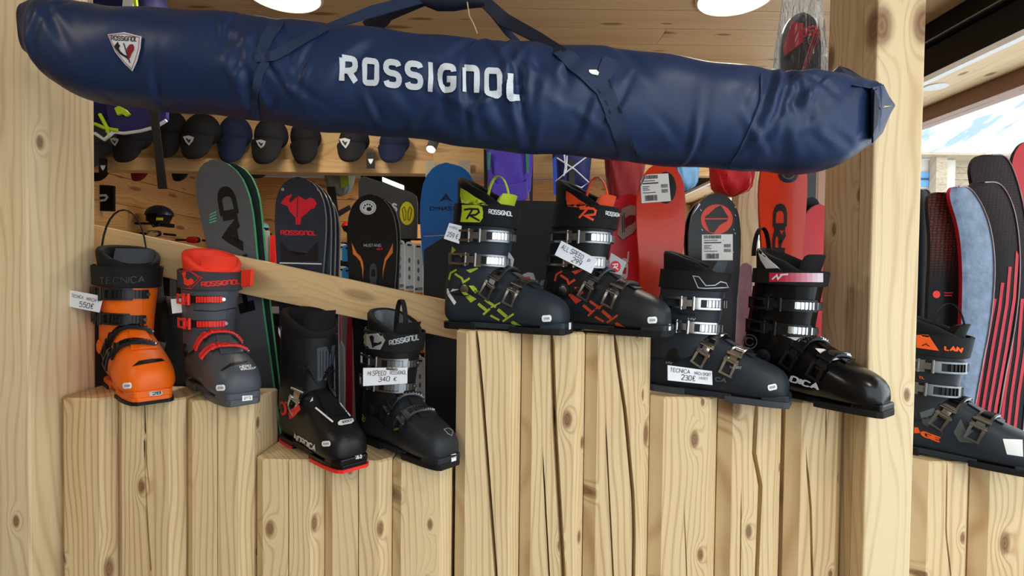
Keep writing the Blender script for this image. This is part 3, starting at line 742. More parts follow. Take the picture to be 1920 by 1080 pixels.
A = boot('ski_boot', 'orange ski boot with black liner and buckles beside the left post', (-1.062, .2), (-.832, -.016), scale=1.1, S=dict(z=Z1, shell=mOR, cuff=mOR, sole=mOR, welt=M_RUBBER, liner=M_LINER, liner_h=.045, strap=mSTR, strap_z=(.257, .046), lever=M_BLKPL, ladder=M_BLKPL, loop=(M_LINER, .085, (.06, 0, .318), (.35, 1, 0)), buckles=[('c', -112, 22, .222, .220, dict(w=.025)), ('c', -112, 18, .170, .162, dict(w=.025))] + CB[2:], lip=mOR, tongue=M_LINGR, pivot=mOR, pivotcap=mOR))
Bb = boot('ski_boot', 'grey ski boot with neon red liner and red buckles', (-.838, .185), (-.61, -.035), scale=1.05, S=dict(z=Z1, shell=mGR, cuff=mGR, sole=mGR, liner=mRED, lining=mRED, strap=mGSTR, strap_z=(.263, .044), lever=mRED2, ladder=mRED2, buckles=[('c', -100, 5, .222, .222, dict(frame=False)), ('c', -100, 12, .165, .165, dict(frame=False)), ('f', -60, 50, .155, .172), ('f', -62, 46, .205, .222)], lip=mGR, tongue=mRED))
Cc = boot('ski_boot', 'black ski touring boot with red sole edge and ribbed front', (-.585, .17), (-.36, -.045), scale=1.04, S=dict(z=Z2, shell=mBK, cuff=mBK, sole=mBG, welt=mRED2, liner=M_LINER, strap=None, flap=False, lever=M_CHROME, ladder=M_BLKPL, buckles=[('f', -80, 40, .118, .150, dict(frame=False, w=.03))], lip=mBG, tongue_h=.335, pivot=mRED2, liner_h=.05))
D = boot('ski_boot', 'black ski boot with grey patterned lining and the 340 euro card', (-.372, .17), (-.135, -.04), dict(z=Z2, shell=mCH, cuff=mBK, sole=M_RUBBER, liner=M_LINER, lining=mat('patterned_lining', (92, 96, 106), .8, var=.45, scale=60), strap=mSTR, strap_z=(.272, .046), lever=M_STEEL, ladder=M_STEEL, buckles=CB, loop=(M_LINER, .06, (.13, .0, .305), (1, -.25, 0)), liner_h=.062))
Ee = boot('ski_boot', 'slate ski boot with lime yellow trim and zigzag print', (-.158, .10), (.135, -.035), dict(z=Z3, shell=mNV, cuff=mNV, sole=M_RUBBER, liner=M_LINER, lining=M_LINER, strap=mSTR, strap_z=(.268, .052), lever=M_STEEL, ladder=M_CHROME, buckles=CB, loop=(mYEL, .055, (.135, 0, .305), (1, .1, 0)), tongue=mYEL, liner_h=.082, pivotcap=M_STEEL))
F = boot('ski_boot', 'charcoal ski boot with neon orange trim and red zigzag print', (.088, .115), (.352, -.06), dict(z=Z3, shell=mCH, cuff=mBK, sole=M_RUBBER, liner=M_LINER, lining=M_LINER, strap=mSTR, strap_z=(.268, .052), lever=M_STEEL, ladder=M_CHROME, buckles=CB, loop=(mORL, .055, (.135, 0, .305), (1, .1, 0)), tongue=mORL, liner_h=.082, pivotcap=M_STEEL))
Gg = boot('ski_boot', 'anthracite ski boot with the 230 euro card on its heel', (.352, .105), (.61, -.06), dict(z=Z4, shell=mAN, cuff=mAN, sole=mat('grey_sole', (62, 66, 72), .6), liner=M_LINER, strap=mSTR, strap_z=(.272, .044), lever=M_CHROME, ladder=M_CHROME, buckles=CB, tongue=M_LINGR, liner_h=.06))
H = boot('ski_boot', 'glossy black ski boot with a red to white strap beside the right post', (.597, .112), (.776, -.143), dict(z=Z4, shell=mBG, cuff=mBG, sole=M_RUBBER, liner=M_LINER, strap=mSTR, strap_z=(.282, .034), lever=M_BLKPL, ladder=M_CHROME, bail=M_BLKPL, buckles=CB, loop=(M_LINER, .05, (.035, 0, .35), (.2, 1, 0)), liner_h=.07, tongue_h=.338))
I = boot('ski_boot', 'dark blue ski boot with orange strap tab and lettering at the right edge', (.945, .13), (1.165, -.09), dict(z=Z5, shell=mNV, cuff=mCH, sole=M_RUBBER, liner=M_LINER, strap=mSTR, strap_z=(.268, .05), lever=M_STEEL, ladder=M_BLKPL, buckles=CB, loop=(M_LINER, .06, (.14, 0, .3), (1, .3, 0))))
# ================================================================== the long navy bag
YB = -.20       # bag axis plane (camera distance about 1.04 m)
TOPL = [(48, 14), (56, 4), (100, 5), (180, 14), (300, 25), (400, 32), (500, 38), (600, 48), (700, 62), (800, 74), (900, 79), (1000, 86), (1100, 95), (1200, 105), (1300, 118), (1400, 130), (1500, 143), (1560, 150), (1622, 160)]
BOTL = [(48, 92), (60, 108), (100, 148), (140, 178), (180, 188), (300, 206), (400, 215), (500, 226), (600, 243), (700, 252), (800, 262), (900, 275), (1000, 287), (1100, 293), (1200, 303), (1300, 312), (1400, 320), (1500, 324), (1560, 314), (1622, 276)]
nU, nV = 420, 96
M_BAG = mat('navy_bag_cloth', (26, 46, 82), .45, var=.05, scale=9, bump=.35, bscale=26, spec=.3)
us = np.linspace(48, 1622, nU)
tp = np.interp(us, *zip(*TOPL)); bt = np.interp(us, *zip(*BOTL))
ker = np.ones(9) / 9
def sm(a): return np.convolve(np.pad(a, 4, mode='edge'), ker, 'valid')
tp, bt = sm(tp), sm(bt)
rows = []
phase = rng.rand(40) * 6.28
def fold(u, v, u0, v0, ang, ln, wd, amp):
    """one crease: a ridge of length ln px, width wd px, direction ang"""
    du, dv = u - u0, v - v0; c, s = math.cos(ang), math.sin(ang)
    a, b = du * c + dv * s, -du * s + dv * c
    return amp * np.exp(-(a / ln) ** 2) * (np.exp(-(b / wd) ** 2) - .6 * np.exp(-((b - wd * 1.5) / wd) ** 2))
folds = []
for (cx, cy, n_, spread, L_) in ((505, 120, 9, 60, 55), (560, 190, 7, 60, 45), (960, 215, 12, 70, 55), (940, 130, 5, 40, 40), (1165, 240, 8, 50, 50), (1440, 250, 10, 60, 50), (1500, 220, 6, 60, 60), (700, 200, 8, 110, 40), (120, 80, 6, 40, 45), (330, 190, 5, 90, 45), (1060, 120, 6, 90, 40), (1300, 280, 6, 80, 45), (830, 230, 6, 80, 40)):
    for _ in range(n_):
        folds.append((cx + rng.randn() * spread, cy + rng.randn() * spread * .45, rng.choice([1.15, 1.9, .8, 2.3]) + rng.randn() * .25, L_ * (.6 + rng.rand() * .8), 5 + rng.rand() * 7, (.0018 + rng.rand() * .0032) * rng.choice([1, -1])))
for x_, a_, am in ((972, 1.35, -.010), (1415, 1.95, .007), (1432, 1.95, -.008), (498, 1.8, -.006), (520, 1.35, .005)):
    folds.append((x_, 200, a_, 75, 9, am))
for i, u in enumerate(us):
    c = atY(u, (tp[i] + bt[i]) / 2, YB); a = atY(u, tp[i], YB); b = atY(u, bt[i], YB)
    hh = (a - b).length / 2; hd = min(.085, hh * .95)
    if u > 1560: hd *= 1 - .25 * (u - 1560) / 80
    if u < 110: hd *= .45 + .55 * (u - 48) / 62
    row = []
    ex = 2.2 + (.9 if u > 1440 else 0) * min(1, (u - 1440) / 60)
    for j in range(nV):
        t = 2 * math.pi * j / nV; s_, c_s = math.sin(t), math.cos(t)
        yy = -hd * math.copysign(abs(c_s) ** (2 / ex), c_s); zz = hh * math.copysign(abs(s_) ** (2 / ex), s_)
        row.append((c.x, c.y + yy, c.z + zz, c_s, s_, (tp[i] + bt[i]) / 2 - s_ * (bt[i] - tp[i]) / 2))
    rows.append(row)
arr = np.array(rows)
U = np.repeat(us[:, None], nV, 1); V = arr[:, :, 5]
disp = np.zeros_like(U)
for f_ in folds: disp += fold(U, V, *f_)
disp *= np.clip(.35 + arr[:, :, 3], 0, 1)            # creases on the side facing the room
disp += .0025 * np.sin(U / 61 + 2 * np.sin(V / 47)) + .0018 * np.sin(U / 23 + V / 31)
arr[:, :, 1] -= disp * np.abs(arr[:, :, 3]) * 1.0
arr[:, :, 2] += disp * arr[:, :, 4] * .8
bagmb = MB().grid([[Vector(p[:3]) for p in row] for row in arr], True, True, True)
p = atY(860, 280, YB)
bag = empty('ski_bag', Matrix.Translation(p)); meta(bag, 'long navy blue padded ski bag with white lettering slung across the posts', 'bag')
obj('bag_body', bagmb, M_BAG, bag, smooth=70)
bb = bvh_of(bagmb); bhit = hit_px(bb, .0032); bhit2 = hit_px(bb, .0044)
M_BAGW = mat('bag_white_print', (206, 214, 222), .5, var=.03, scale=25)
# big lettering: letter by letter, following the slope of the bag
lets = [('R', 637, 672, 103, 158), ('O', 680, 712, 109, 161), ('S', 720, 754, 111, 165), ('S', 760, 794, 114, 168), ('I', 803, 812, 117, 171), ('G', 821, 857, 119, 174), ('n', 866, 899, 122, 178), ('O', 908, 942, 127, 182), ('L', 951, 979, 132, 189)]
mb = MB()
for ch_, x0, x1, y0, y1 in lets:
    sl = .09 * (x1 - x0); wl = .24 if ch_ != 'I' else .24
    lines, W_ = text_lines(ch_, 0)
    if ch_ == 'L': lines = [[np.array(q_) for q_ in ((0, 1), (0, .2), (.03, .08), (.1, .01), (.2, 0), (.56, 0))]]
    q = quadmap([(x0, y0), (x1, y0 + sl), (x1, y1 + sl * .4), (x0, y1)])
    m_ = .13; fx = (x1 - x0) / (y1 - y0) / (W_ + 2 * m_)
    if ch_ == 'I':
        fill_mesh(mb, [(x0, y0), (x1, y0 + 1), (x1, y1 + 1), (x0, y1)], bhit, 8); continue
    stroke_mesh(mb, lines, lambda x, y: bhit(*q((x + m_) / (W_ + 2 * m_), (y + m_) / (1 + 2 * m_))), .27, .08)
obj('lettering', mb, M_BAGW, bag)
# shield emblem
sh = [(204, 66), (235, 62), (268, 70), (266, 92), (260, 115), (251, 134), (236, 120), (218, 98)]
s_o = decal('emblem', bag, mat('emblem_white', (214, 214, 218), .6), bhit, [sh], maxlen=10)
decal('emblem_border', s_o, mat('emblem_pink', (150, 84, 92), .6), bhit2, lines=[[(207, 68), (235, 65), (265, 72), (263, 92), (257, 113), (250, 130), (237, 117), (221, 97), (207, 68)]], wd=1.3)
mb = MB(); text_quad(mb, 'ROSSIGnOL', [(210, 68), (262, 71), (260, 80), (212, 77)], bhit2, .2); obj('emblem_lettering', mb, M_INK, s_o)
decal('rooster', s_o, M_INK, bhit2, [[(217, 88), (221, 83), (224, 79), (226, 84), (229, 87), (226, 91), (229, 97), (236, 103), (243, 106), (244, 113), (238, 108), (228, 102), (221, 94)]], maxlen=8)
decal('rooster_tail', s_o, mat('dark_red', (130, 26, 34), .6), bhit2, [[(241, 92), (246, 85), (252, 84), (255, 88), (255, 95), (250, 102), (247, 110), (243, 112), (241, 103)]], maxlen=8)
decal('rooster_ski', s_o, M_INK, bhit2, lines=[[(235, 82), (247, 118)]], wd=2)
# right end: folded flaps pinched over the post
mb = MB(); e0 = [atY(*q) for q in ((1600, 152, YB - .05), (1640, 162, YB - .06), (1640, 268, YB - .06), (1600, 285, YB - .06))]
M_BAGD = mat('navy_bag_fold', (30, 44, 72), .5, bump=.3, bscale=30)
def slab(name, pxs, m, th=.006):
    f = [atY(*q) for q in pxs]; n_ = len(f); mbx = MB()
    mbx.add(f + [v + Vector((0, th, 0)) for v in f], [tuple(range(n_)), tuple(range(2 * n_ - 1, n_ - 1, -1))] + [(i, (i + 1) % n_, n_ + (i + 1) % n_, n_ + i) for i in range(n_)])
    return obj(name, mbx, m, bag, bevel=.002)
slab('end_flap', [(1545, 150, -.20), (1574, 123, -.17), (1592, 128, -.19), (1616, 144, -.22), (1655, 157, -.21), (1645, 168, -.27), (1600, 160, -.275)], M_BAGD)
slab('end_flap', [(1636, 163, -.28), (1657, 157, -.22), (1668, 180, -.19), (1680, 197, -.165), (1662, 197, -.21), (1652, 206, -.25)], M_BAG)
slab('end_flap', [(1636, 166, -.275), (1653, 202, -.24), (1680, 197, -.165), (1671, 212, -.17), (1655, 250, -.19), (1638, 268, -.27)], M_BAGD)
slab('end_flap', [(1640, 166, -.285), (1650, 190, -.262), (1646, 235, -.262), (1638, 252, -.285)], mat('navy_bag_inside', (18, 24, 38), .7))
# straps: webbing bands wound round the bag and carry loop to the ceiling hook
M_WEB = mat('navy_webbing', (34, 50, 80), .6, bump=.5, bscale=900)
M_WEBD = mat('dark_webbing', (20, 26, 40), .7, bump=.5, bscale=900)
def wrap(pts, wd, m, name='strap', lift=.0025):
    P = [hit_px(bb, lift)(*q) for q in densify([np.array(q, float) for q in pts], 8)]; N = []
    for q in P:
        h = bb.find_nearest(q); nn = h[1] if h[1].dot(CAM - q) > 0 else -h[1]; N.append(nn)
    for _ in range(3): N = [N[0]] + [(N[i - 1] + N[i] * 2 + N[i + 1]).normalized() for i in range(1, len(N) - 1)] + [N[-1]]
    return obj(name, MB().ribbon(P, N, wd / FPX * 1.0, .0016), m, bag, smooth=40)
M_WEB2 = mat('bag_binding', (36, 54, 86), .5)
wrap([(1050, 98), (1098, 138), (1133, 170), (1160, 235), (1178, 297)], 30, M_WEB)
wrap([(1143, 112), (1128, 150)], 26, M_WEB)
wrap([(1108, 150), (1140, 200), (1150, 250), (1162, 290)], 3, M_WEBD, 'stitch_edge')
wrap([(1140, 150), (1165, 210), (1182, 260), (1196, 296)], 3, M_WEBD, 'stitch_edge')
wrap([(522, 44), (500, 75), (492, 105)], 22, M_WEB)
wrap([(612, 54), (560, 82), (515, 106), (480, 108)], 18, M_WEB)
wrap([(505, 108), (486, 140), (478, 190), (480, 222)], 14, M_WEB)
wrap([(1426, 141), (1424, 190), (1402, 250), (1368, 312)], 3, M_WEB2, 'seam')
def band(pts, wds, m, name='carry_strap'):
    P = [atY(a, b, y_) for a, b, y_ in pts]
    Q = []; WW = []
    for i in range(len(P) - 1):
        for k in range(5): Q.append(P[i].lerp(P[i + 1], k / 5)); WW.append((wds[i] + (wds[i + 1] - wds[i]) * k / 5) / FPX)
    Q.append(P[-1]); WW.append(wds[-1] / FPX)
    return obj(name, MB().ribbon(Q, [Vector((0, -1, .25)).normalized()] * len(Q), WW, .002), m, bag, smooth=40)
band([(612, 52, -.23), (700, 22, -.21), (800, -5, -.2), (850, -40, -.2)], [12, 26, 22, 20], M_WEB)
band([(690, 58, -.16), (730, 25, -.17), (820, -8, -.19), (870, -40, -.2)], [46, 34, 22, 20], M_WEBD)
band([(880, -40, -.2), (905, 0, -.2), (945, 38, -.19), (1010, 72, -.22), (1052, 100, -.27)], [22, 24, 30, 24, 26], M_WEBD)
band([(890, -40, -.19), (925, 24, -.18), (952, 62, -.17), (978, 86, -.16)], [16, 18, 14, 10], M_WEB)
# padded grip of the carry strap
cs = [atY(x, y_, -.2) for x, y_ in ((790, 0), (820, 4), (850, 2), (880, -2), (910, 4))]
obj('grip', MB().tube([cs[0].lerp(cs[1], .0), cs[1], cs[2], cs[3], cs[4]], [.008, .016, .018, .017, .009], 12), mat('grip_pad', (22, 28, 44), .7), bag, smooth=60)
obj('hanging_cord', MB().tube([atY(876, 4, -.215), atY(880, 30, -.215), atY(888, 45, -.213), atY(895, 63, -.212)], .0012, 6), mat('straw_string', (205, 180, 130), .8), bag, smooth=60)
# vertical webbing from the grip up to the ceiling boards
t0 = atY(850, -30, -.2); obj('hanging_strap', MB().ribbon([t0 + Vector((0, 0, (CEIL - t0.z) * i / 6)) for i in range(7)], [Vector((0, -1, 0))] * 7, .03, .002), M_WEB, bag)
st = decal('price_sticker', bag, M_PAPER, hit_px(bb, .006), [[(1103, 134), (1117, 134), (1122, 139), (1120, 144), (1108, 142), (1103, 138)]], maxlen=8)
# ================================================================== printing on the boots, cards and tags
def cv(ox, oy, s):
    return lambda pts: [(ox + x / s, oy + y / s) for x, y in pts]
mINKG = mat('grey_print', (96, 100, 106), .5); mEMB = mat('embossed_black', (52, 53, 56), .25); mZY = mat('zigzag_lime', (168, 190, 62), .5); mZR = mat('zigzag_red', (196, 66, 42), .5)
mCAMO = mat('camo_grey', (86, 92, 96), .5); mDK = mat('slot_black', (14, 14, 15), .5); mPEN = mat('pen_ink', (36, 38, 48), .6); mTAG = mat('grey_tag', (168, 168, 170), .6); mDT = mat('dark_tag', (78, 78, 80), .6)
def lines_on(B, lines, m, wd, name='graphic', off=.001): return decal(name, B['E'], m, hit_px(B['bv'], off), lines=lines, wd=wd, step=4)
# A orange
boot_text(A, 'TECNICA', [(186, 520), (272, 517), (272, 530), (186, 533)], mEMB, .16)
c = cv(130, 440, 3.375)
boot_poly(A, [c([(398, 835), (440, 800), (520, 786), (585, 785), (605, 800), (520, 812), (440, 826)])], mDK, 'toe_slot')
boot_poly(A, [c([(503, 1000), (520, 990), (585, 988), (592, 1005), (570, 1018), (508, 1020)])], mSIL, 'size_plate')
boot_text(A, '28', [(285, 735), (302, 733), (301, 739), (285, 741)], M_INK, .2)
sticker(A, (239, 723))
# B grey and red
c = cv(320, 450, 3.483)
boot_text(Bb, 'ROSSIGnOL', [(377, 528), (451, 523), (451, 533), (377, 538)], mRED2, .26)
lines_on(Bb, [c([(55, 205), (125, 200), (205, 247), (135, 318), (60, 312)]), c([(95, 202), (135, 208), (185, 247), (120, 312)])], mRED2, 1.3, 'emblem')
boot_poly(Bb, [c([(75, 215), (92, 205), (105, 212), (98, 240), (112, 262), (135, 248), (152, 262), (148, 285), (112, 300), (88, 285), (85, 245)])], mRED, 'rooster')
boot_text(Bb, 'HERO', [(449, 686), (470, 684), (470, 688), (449, 691)], mW, .25)
boot_text(Bb, 'WORLDCUP', [(450, 691), (479, 688), (479, 692), (451, 695)], mW, .25)
boot_poly(Bb, [c([(325, 852), (390, 805), (500, 788), (502, 798), (400, 822), (335, 858)])], mDK, 'toe_slot')
lines_on(Bb, [c([(150, 458), (290, 466), (452, 438)])], mDK, 1.4, 'seam')
sticker(Bb, (414, 727))
boot_poly(Bb, [[(454, 742), (473, 741), (473, 750), (454, 752)]], M_PAPER, 'size_label'); boot_text(Bb, '27.5', [(457, 744), (470, 743), (470, 748), (457, 749)], M_INK, .2)
# C touring boot
c = cv(500, 560, 3.3737); mRIB = mat('slate_panel', (60, 66, 74), .5)
boot_poly(Cc, [c([(318, 312), (378, 302), (380, 352), (400, 358), (412, 296), (432, 292), (415, 420), (392, 515), (320, 520)])], mRIB, 'front_panel')
lines_on(Cc, [c([(x, 330), (x - 1 - (x - 370) * .1, 500)]) for x in (338, 356, 376, 394, 410)], mDK, 1.2, 'rib_line')
lines_on(Cc, [c([(310, 690), (420, 782)])], mW, 3.2, 'stripe'); lines_on(Cc, [c([(460, 658), (528, 745)])], mW, 2.2, 'stripe')
lines_on(Cc, [c([(360, 690), (440, 745)]), c([(395, 680), (470, 740)]), c([(430, 668), (500, 738)])], mDK, 1.2, 'rib_line')
boot_poly(Cc, [c([(275, 655), (292, 622), (294, 645)])], mW, 'stripe')
boot_poly(Cc, [c([(450, 785), (465, 770), (545, 757), (552, 775), (535, 790), (470, 803), (453, 800)])], mW, 'toe_badge')
boot_text(Cc, 'NORDICA', [(641, 790), (659, 786), (659, 791), (641, 795)], M_INK, .2)
boot_text(Cc, 'NORDICA', [(553, 812), (594, 836), (592, 847), (551, 824)], mW, .28)
boot_text(Cc, 'HF', [(536, 752), (549, 756), (548, 761), (536, 757)], mSIL, .2)
boot_poly(Cc, [c([(345, 868), (395, 815), (478, 866), (395, 838)])], mDK, 'toe_slot')
lv = boot_poly(Cc, [c([(168, 722), (180, 700), (235, 675), (243, 706), (205, 745), (178, 760)])], mRED2, 'red_lever', .012)
boot_text(Cc, '26.0', [(666, 855), (678, 853), (678, 859), (666, 861)], mW, .24)
sticker(Cc, (612, 832), 16, 10)
# D
c = cv(660, 560, 3.376)
boot_poly(D, [c([(66, 212), (92, 214), (96, 312), (68, 306)])], mat('lime_grey', (128, 134, 92), .6), 'strap_edge')
boot_poly(D, [c([(90, 225), (180, 217), (212, 262), (180, 323), (95, 315)])], mSIL, 'emblem')
boot_poly(D, [c([(112, 240), (128, 230), (142, 240), (140, 275), (165, 280), (190, 268), (188, 285), (150, 300), (132, 312), (125, 280)])], mDK, 'rooster', .0016)
boot_text(D, 'ROSSIGnOL', [(729, 638), (786, 625), (786, 637), (730, 648)], mSIL, .26)
boot_text(D, 'SPEED', [(674, 768), (687, 785), (683, 792), (671, 776)], mZY, .22)
lines_on(D, [c([(582, 828), (610, 820), (638, 838), (630, 868), (605, 855), (582, 828)])], mSIL, 1.0, 'toe_emblem')
boot_text(D, 'HI SPEED', [(739, 803), (753, 802), (753, 806), (739, 807)], mZY, .2)
boot_poly(D, [[(846, 853), (855, 851), (855, 863), (846, 866)]], M_PAPER, 'size_label'); boot_text(D, '27.5', [(847, 857), (854, 855), (854, 860), (847, 862)], M_INK, .2)
# E and F
ZIG_P = [[(30, 475), (55, 500), (30, 525), (24, 510)], [(75, 530), (85, 518), (105, 535), (90, 548)], [(122, 635), (195, 618), (205, 626), (150, 655)], [(172, 600), (215, 595), (222, 612), (178, 612)], [(92, 785), (120, 785), (195, 830), (155, 855)], [(140, 740), (175, 740), (212, 778), (185, 795)], [(425, 985), (440, 975), (502, 1011), (432, 1000)]]
ZIG_L = [([(8, 700), (20, 655), (60, 632)], 12), ([(48, 660), (95, 690), (105, 718), (148, 690)], 15), ([(205, 862), (262, 908)], 20), ([(285, 895), (238, 935)], 14), ([(250, 835), (325, 885)], 18), ([(355, 855), (290, 888)], 10), ([(338, 900), (398, 950)], 22), ([(445, 930), (370, 980)], 13), ([(288, 940), (348, 972)], 14)]
cE = cv(840, 330, 3.6); cF = lambda pts: [(1054 + (x - 856) * .97, y + 2.5) for x, y in cE(pts)]
for B_, c, m_ in ((Ee, cE, mZY), (F, cF, mZR)):
    for p_ in ZIG_P: boot_poly(B_, [c(p_)], m_, 'zigzag_print')
    boot_poly(B_, [[(868 - 1 + q[0], 352 + q[1]) if B_ is Ee else (868 + q[0] * .92 + 197, 352 + q[1] + 6) for q in ((-3, 0), (8, 6), (22, 16), (40, 26), (48, 33), (20, 31), (-1, 29), (-4, 14))]], mYEL if B_ is Ee else mORL, 'liner_panel')
    for l, wd in ZIG_L: lines_on(B_, [c(l)], m_, wd / 3.6, 'zigzag_print')
boot_poly(Ee, [cE([(95, 195), (205, 197), (232, 210), (238, 245), (235, 285), (215, 313), (85, 310), (95, 240)])], mat('lime_patch', (196, 216, 48), .6), 'strap_patch')
lines_on(Ee, [cE([(112, 228), (150, 222), (205, 224), (212, 245), (190, 262), (150, 266), (215, 302)]), cE([(168, 226), (128, 292)])], M_INK, 3.4, 'patch_letter', .0022)
boot_text(Ee, 'ROSSIGNOL', [(916, 391.5), (961, 396.5), (961, 406), (916, 401)], mW, .24)
lines_on(F, [[(1087, 391), (1112, 391), (1117, 395), (1115, 402), (1096.5, 404.4), (1113, 412.5)], [(1100.6, 392.4), (1086, 408.5)]], mORL, 4.2, 'patch_letter')
boot_text(F, 'ROSSIGN', [(1135, 395), (1162, 399.6), (1162, 407.5), (1135, 403.6)], mW, .24)
boot_poly(Ee, [[(832.6, 543), (838.5, 541), (856, 567), (852, 572)]], M_PAPER, 'side_label'); boot_text(Ee, 'ROSSIGNOL', [(837.2, 543), (854.6, 568), (852, 570), (834.5, 545)], M_INK, .2, off=0) if False else None
sticker(Ee, (1025, 597), 18, 12); sticker(F, (1223, 600), 18, 12)
boot_poly(Ee, [[(1066, 605), (1070, 605), (1070, 617), (1066, 618)]], M_PAPER, 'size_label'); boot_poly(F, [[(1253, 608), (1257, 608), (1257, 619), (1253, 620)]], M_PAPER, 'size_label')
# G
c = cv(1210, 450, 3.485)
lines_on(Gg, [c([(312, 235), (350, 240), (395, 298), (455, 295), (490, 272), (525, 280), (540, 310), (395, 316), (345, 312), (312, 235)])], mSIL, 1.8, 'strap_emblem')
boot_text(Gg, 'HV', [(1290, 595), (1305, 596), (1304, 601), (1290, 600)], mSIL, .2); boot_text(Gg, 'MACH', [(1271, 584), (1303, 588), (1303, 593), (1271, 590)], mDK, .2)
boot_text(Gg, 'HV', [(1249, 677), (1262, 678), (1261, 683), (1249, 682)], mSIL, .2); boot_text(Gg, 'SPORT', [(1369, 685), (1391, 688), (1390, 693), (1368, 690)], mSIL, .2)
boot_text(Gg, 'CA', [(1341, 706), (1364, 710), (1362, 718), (1340, 714)], mINKG, .24)
sticker(Gg, (1448, 726), 17, 11, -12)
# H
c = cv(1370, 420, 3.0)
for k in range(10):
    f0, f1 = k / 10, (k + 1) / 10; q = lambda f, y: (218 + 300 * f, y + 2 * f)
    col = [196 + (206 - 196) * f0, 44 + (210 - 44) * max(0, f0 - .1) / .9, 72 + (218 - 72) * max(0, f0 - .1) / .9]
    boot_poly(H, [c([q(f0, 274), q(f1, 274), q(f1, 325), q(f0, 325)])], mat('strap_fade_%d' % k, tuple(col), .4), 'strap_band', .001, 12)
lines_on(H, [c([(235, 312), (262, 288), (268, 310), (292, 284)]), c([(280, 286), (325, 282)])], mW, 3, 'strap_mark', .002)
lines_on(H, [c(arc(116, 662, 39, 39, 0, 359)), c(arc(116, 662, 22, 22, 20, 330))], mINKG, 1.4, 'pivot_ring', .005)
boot_poly(H, [c([(285, 622), (395, 628), (420, 665), (405, 672)])], mW, 'white_panel'); boot_poly(H, [c([(475, 700), (530, 705), (580, 745), (625, 760), (555, 772), (520, 745)])], mW, 'white_panel')
boot_text(H, 'DICA', [(1484, 703), (1539, 721.5), (1536, 732.5), (1479, 715)], mW, .28)
boot_poly(H, [c([(150, 132), (172, 150), (215, 195), (275, 248), (200, 250), (168, 200)])], mW, 'liner_panel')
# I
c = cv(1680, 560, 3.375)
boot_poly(I, [c([(130, 230), (205, 228), (272, 330), (130, 310)])], mLAN, 'strap_patch'); lines_on(I, [c([(165, 298), (190, 284), (212, 302)])], M_INK, 1.6, 'strap_mark', .002)
boot_text(I, 'LAN', [(1770, 648), (1806, 651), (1803, 661), (1770, 657)], mLAN, .3)
boot_text(I, 'GE', [(1727, 806), (1768, 821), (1766, 831), (1726, 817)], mLAN, .34); boot_poly(I, [c([(115, 812), (140, 815), (155, 850), (115, 850)])], mLAN, 'lettering')
boot_text(I, 'TL', [(1722, 705), (1735, 706), (1734, 711), (1722, 710)], mLAN, .22)
boot_poly(I, [c([(150, 720), (240, 690), (280, 745), (200, 810), (170, 790)]), c([(365, 845), (410, 760), (440, 830), (500, 830), (440, 880), (490, 915), (400, 905)])], mCAMO, 'camo_print')
boot_poly(I, [c([(675, 887), (800, 893), (804, 1000), (702, 985)])], M_PAPER, 'size_label')
# handwritten price cards: each hangs from or leans on a boot
def card(corners, Y, texts, label, th=.0015, m=M_CARD, name='price_card', wd=.13, B_=None):
    P = [atY(x, y_, Y) for x, y_ in corners]; n_ = len(P)
    if B_ is not None:
        q_ = quadmap(corners[:4]); ys = []
        for a_ in (0, .25, .5, .75, 1):
            for b_ in (0, .5, 1):
                r_ = ray(*q_(a_, b_)).normalized(); h_ = B_['bv'].ray_cast(CAM, r_)
                if h_[0]: ys.append(h_[0].y)
        if ys: Y = min(ys) - .008; P = [atY(x, y_, Y) for x, y_ in corners]
    e = empty(name, Matrix.Translation(sum(P, Vector()) / n_))
    mb = MB().add(P + [v + Vector((0, th, 0)) for v in P], [tuple(range(n_)), tuple(range(2 * n_ - 1, n_ - 1, -1))] + [(i, (i + 1) % n_, n_ + (i + 1) % n_, n_ + i) for i in range(n_)])
    obj('card', mb, m, e)
    q = quadmap(corners[:4]); hit = lambda a, b: atY(a, b, Y - .0008)
    for t, u0, u1, v0, v1 in texts:
        mb = MB(); text_quad(mb, t, [q(u0, v1), q(u1, v1), q(u1, v0), q(u0, v0)], hit, wd, .25, .12, .05, .15); obj('handwriting', mb, mPEN, e)
    return meta(e, label, 'price card', 'handwritten price cards')
card([(131.5, 543.7), (193, 555.5), (186, 586), (130, 575)], .02, [('TECNICA', .05, .42, .6, .8), ('MACH 1', .52, .9, .56, .78), ('550€', .3, .78, .12, .46)], 'white handwritten card reading 550 euro on the orange boot', B_=A)
card([(320, 561), (339.5, 559.5), (341.5, 586), (323, 588)], .03, [], 'small blank white card hung on the grey and red boot', B_=Bb)
card([(680.7, 690), (763.7, 689), (763.7, 719), (680.7, 724)], -.015, [('HI.SPEED', .1, .52, .56, .84), ('ROSSIGNOL', .6, .98, .58, .82), ('340', .34, .6, .2, .48), ('€', .68, .76, .2, .44)], 'white handwritten card reading 340 euro on the patterned lining boot', B_=D)
card([(842.4, 417.8), (865.8, 423.7), (860.7, 457), (832, 447.4)], -.03, [('HI SPEED', .1, .7, .72, .85), ('259 €', .12, .85, .2, .5)], 'small white handwritten card on the yellow trimmed boot', B_=Ee)
card([(1052.8, 451.4), (1120.7, 486.3), (1108.6, 513), (1040, 478)], -.012, [('ALL SPEED', .06, .66, .52, .86), ('299', .42, .68, .12, .46), ('P', .78, .84, .5, .76)], 'tilted white card reading all speed 299 on the orange trimmed boot', B_=F)
card([(1252, 684.7), (1335, 696), (1336, 722), (1252, 713)], -.005, [('TECNICA', .05, .5, .6, .88), ('MACH SPORT', .6, .97, .6, .84), ('230€', .3, .62, .12, .5), ('HVRT', .7, .9, .3, .5)], 'white handwritten card reading 230 euro on the anthracite boot', B_=Gg)
